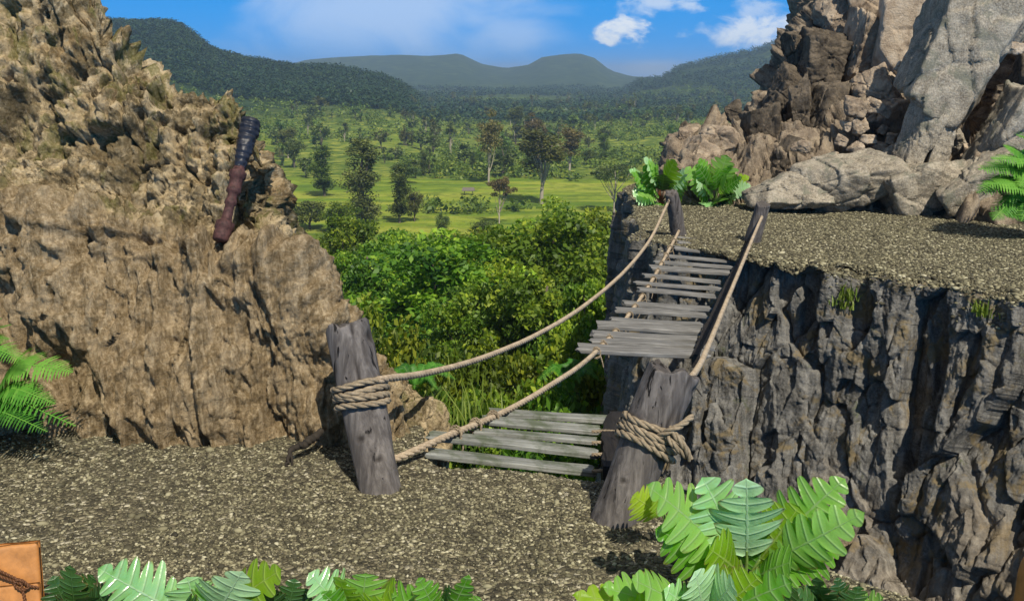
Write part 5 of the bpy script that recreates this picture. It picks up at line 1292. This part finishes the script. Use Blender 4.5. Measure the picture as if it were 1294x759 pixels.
# clear tropical air: sample the sky dome a little higher so the low band is a clean blue
cmb = W_('ShaderNodeCombineXYZ'); nt.links.new(sep.outputs[0], cmb.inputs[0]); nt.links.new(sep.outputs[1], cmb.inputs[1]); nt.links.new(wm('ADD', wm('MULTIPLY', wm('MAXIMUM', sep.outputs[2], 0.0), 1.0), .50), cmb.inputs[2])
nrmn = W_('ShaderNodeVectorMath'); nrmn.operation = 'NORMALIZE'; nt.links.new(cmb.outputs[0], nrmn.inputs[0]); nt.links.new(nrmn.outputs[0], sky.inputs[0])
hs = W_('ShaderNodeHueSaturation'); hs.inputs['Hue'].default_value = .495; hs.inputs['Saturation'].default_value = 1.85; hs.inputs['Value'].default_value = 2.05; nt.links.new(sky.outputs[0], hs.inputs['Color'])
# clouds on the dome: azimuth/elevation tangents
az = wm('DIVIDE', sep.outputs[0], wm('MAXIMUM', sep.outputs[1], .02)); el = wm('DIVIDE', sep.outputs[2], wm('MAXIMUM', sep.outputs[1], .02))
cv = W_('ShaderNodeCombineXYZ'); nt.links.new(az, cv.inputs[0]); nt.links.new(wm('MULTIPLY', el, 1.7), cv.inputs[1])
def wn(scale, detail, rough, dist=0.0):
    x = W_('ShaderNodeTexNoise'); x.inputs['Scale'].default_value = scale; x.inputs['Detail'].default_value = detail; x.inputs['Roughness'].default_value = rough; x.inputs['Distortion'].default_value = dist
    nt.links.new(cv.outputs[0], x.inputs['Vector']); return x.outputs['Fac']
def blob(a0, e0, ra, re):
    da = wm('DIVIDE', wm('SUBTRACT', az, a0), ra); de = wm('DIVIDE', wm('SUBTRACT', el, e0), re)
    return wm('SUBTRACT', 1.0, wm('SQRT', wm('ADD', wm('MULTIPLY', da, da), wm('MULTIPLY', de, de))))
def wr(v, a, b, hi=1.0):
    x = W_('ShaderNodeMapRange'); x.interpolation_type = 'SMOOTHSTEP'; nt.links.new(v, x.inputs[0]); x.inputs[1].default_value = a; x.inputs[2].default_value = b; x.inputs[4].default_value = hi; return x.outputs[0]
def ae(px, py): d = ray(px, py); return d[0]/d[1], d[2]/d[1]
n1 = wn(26, 9, .62, .3); n2 = wn(9, 7, .55, .5)
def cl_mask(px, py, rx, ry, lo, hi, mx, nn, amp):
    a0, e0 = ae(px, py); return wr(wm('ADD', blob(a0, e0, rx/F, ry/F), wm('MULTIPLY', wm('SUBTRACT', nn, .5), amp)), lo, hi, mx)
masks = [cl_mask(785, 40, 44, 26, .22, .75, .95, n1, 2.6), cl_mask(830, 4, 80, 22, .2, .9, .6, n1, 2.6), cl_mask(500, 10, 280, 80, .1, .9, .45, n2, 1.6), cl_mask(640, 45, 120, 50, .15, .9, .35, n2, 1.6), cl_mask(965, 42, 110, 26, .1, .9, .85, n1, 2.6),
         cl_mask(950, 12, 50, 20, .2, 1., .5, n1, 2.6), cl_mask(820, 88, 60, 18, .1, 1, .5, n2, 1.2)]
m = masks[0]
for k_ in masks[1:]: m = wm('MAXIMUM', m, k_)
mx = W_('ShaderNodeMix'); mx.data_type = 'RGBA'; nt.links.new(m, mx.inputs[0]); nt.links.new(hs.outputs[0], mx.inputs[6]); mx.inputs[7].default_value = (6.6, 7.0, 7.4, 1); 
# unseen broken cloud overhead, added to grey the blue skylight above the low band
oh = W_('ShaderNodeTexNoise'); oh.inputs['Scale'].default_value = 2.6; oh.inputs['Detail'].default_value = 6; nt.links.new(tcn.outputs['Generated'], oh.inputs['Vector'])
om = wm('MULTIPLY', wr(sep.outputs[2], .10, .34, 1.0), wr(oh.outputs['Fac'], .25, .5, 1.0))
mo = W_('ShaderNodeMix'); mo.data_type = 'RGBA'; nt.links.new(om, mo.inputs[0]); nt.links.new(mx.outputs[2], mo.inputs[6]); mo.inputs[7].default_value = (2.0, 2.0, 2.05, 1); nt.links.new(mo.outputs[2], bg.inputs[0])
vs = scene.view_settings; vs.view_transform = 'Standard'; vs.look = 'None'; vs.exposure = .2; vs.gamma = 1; vs.use_curve_mapping = False
cy = scene.cycles; cy.max_bounces = 8; cy.diffuse_bounces = 3; cy.glossy_bounces = 2; cy.transmission_bounces = 4; cy.volume_bounces = 0; cy.transparent_max_bounces = 4
cy.use_denoising = True; cy.caustics_reflective = False; cy.caustics_refractive = False
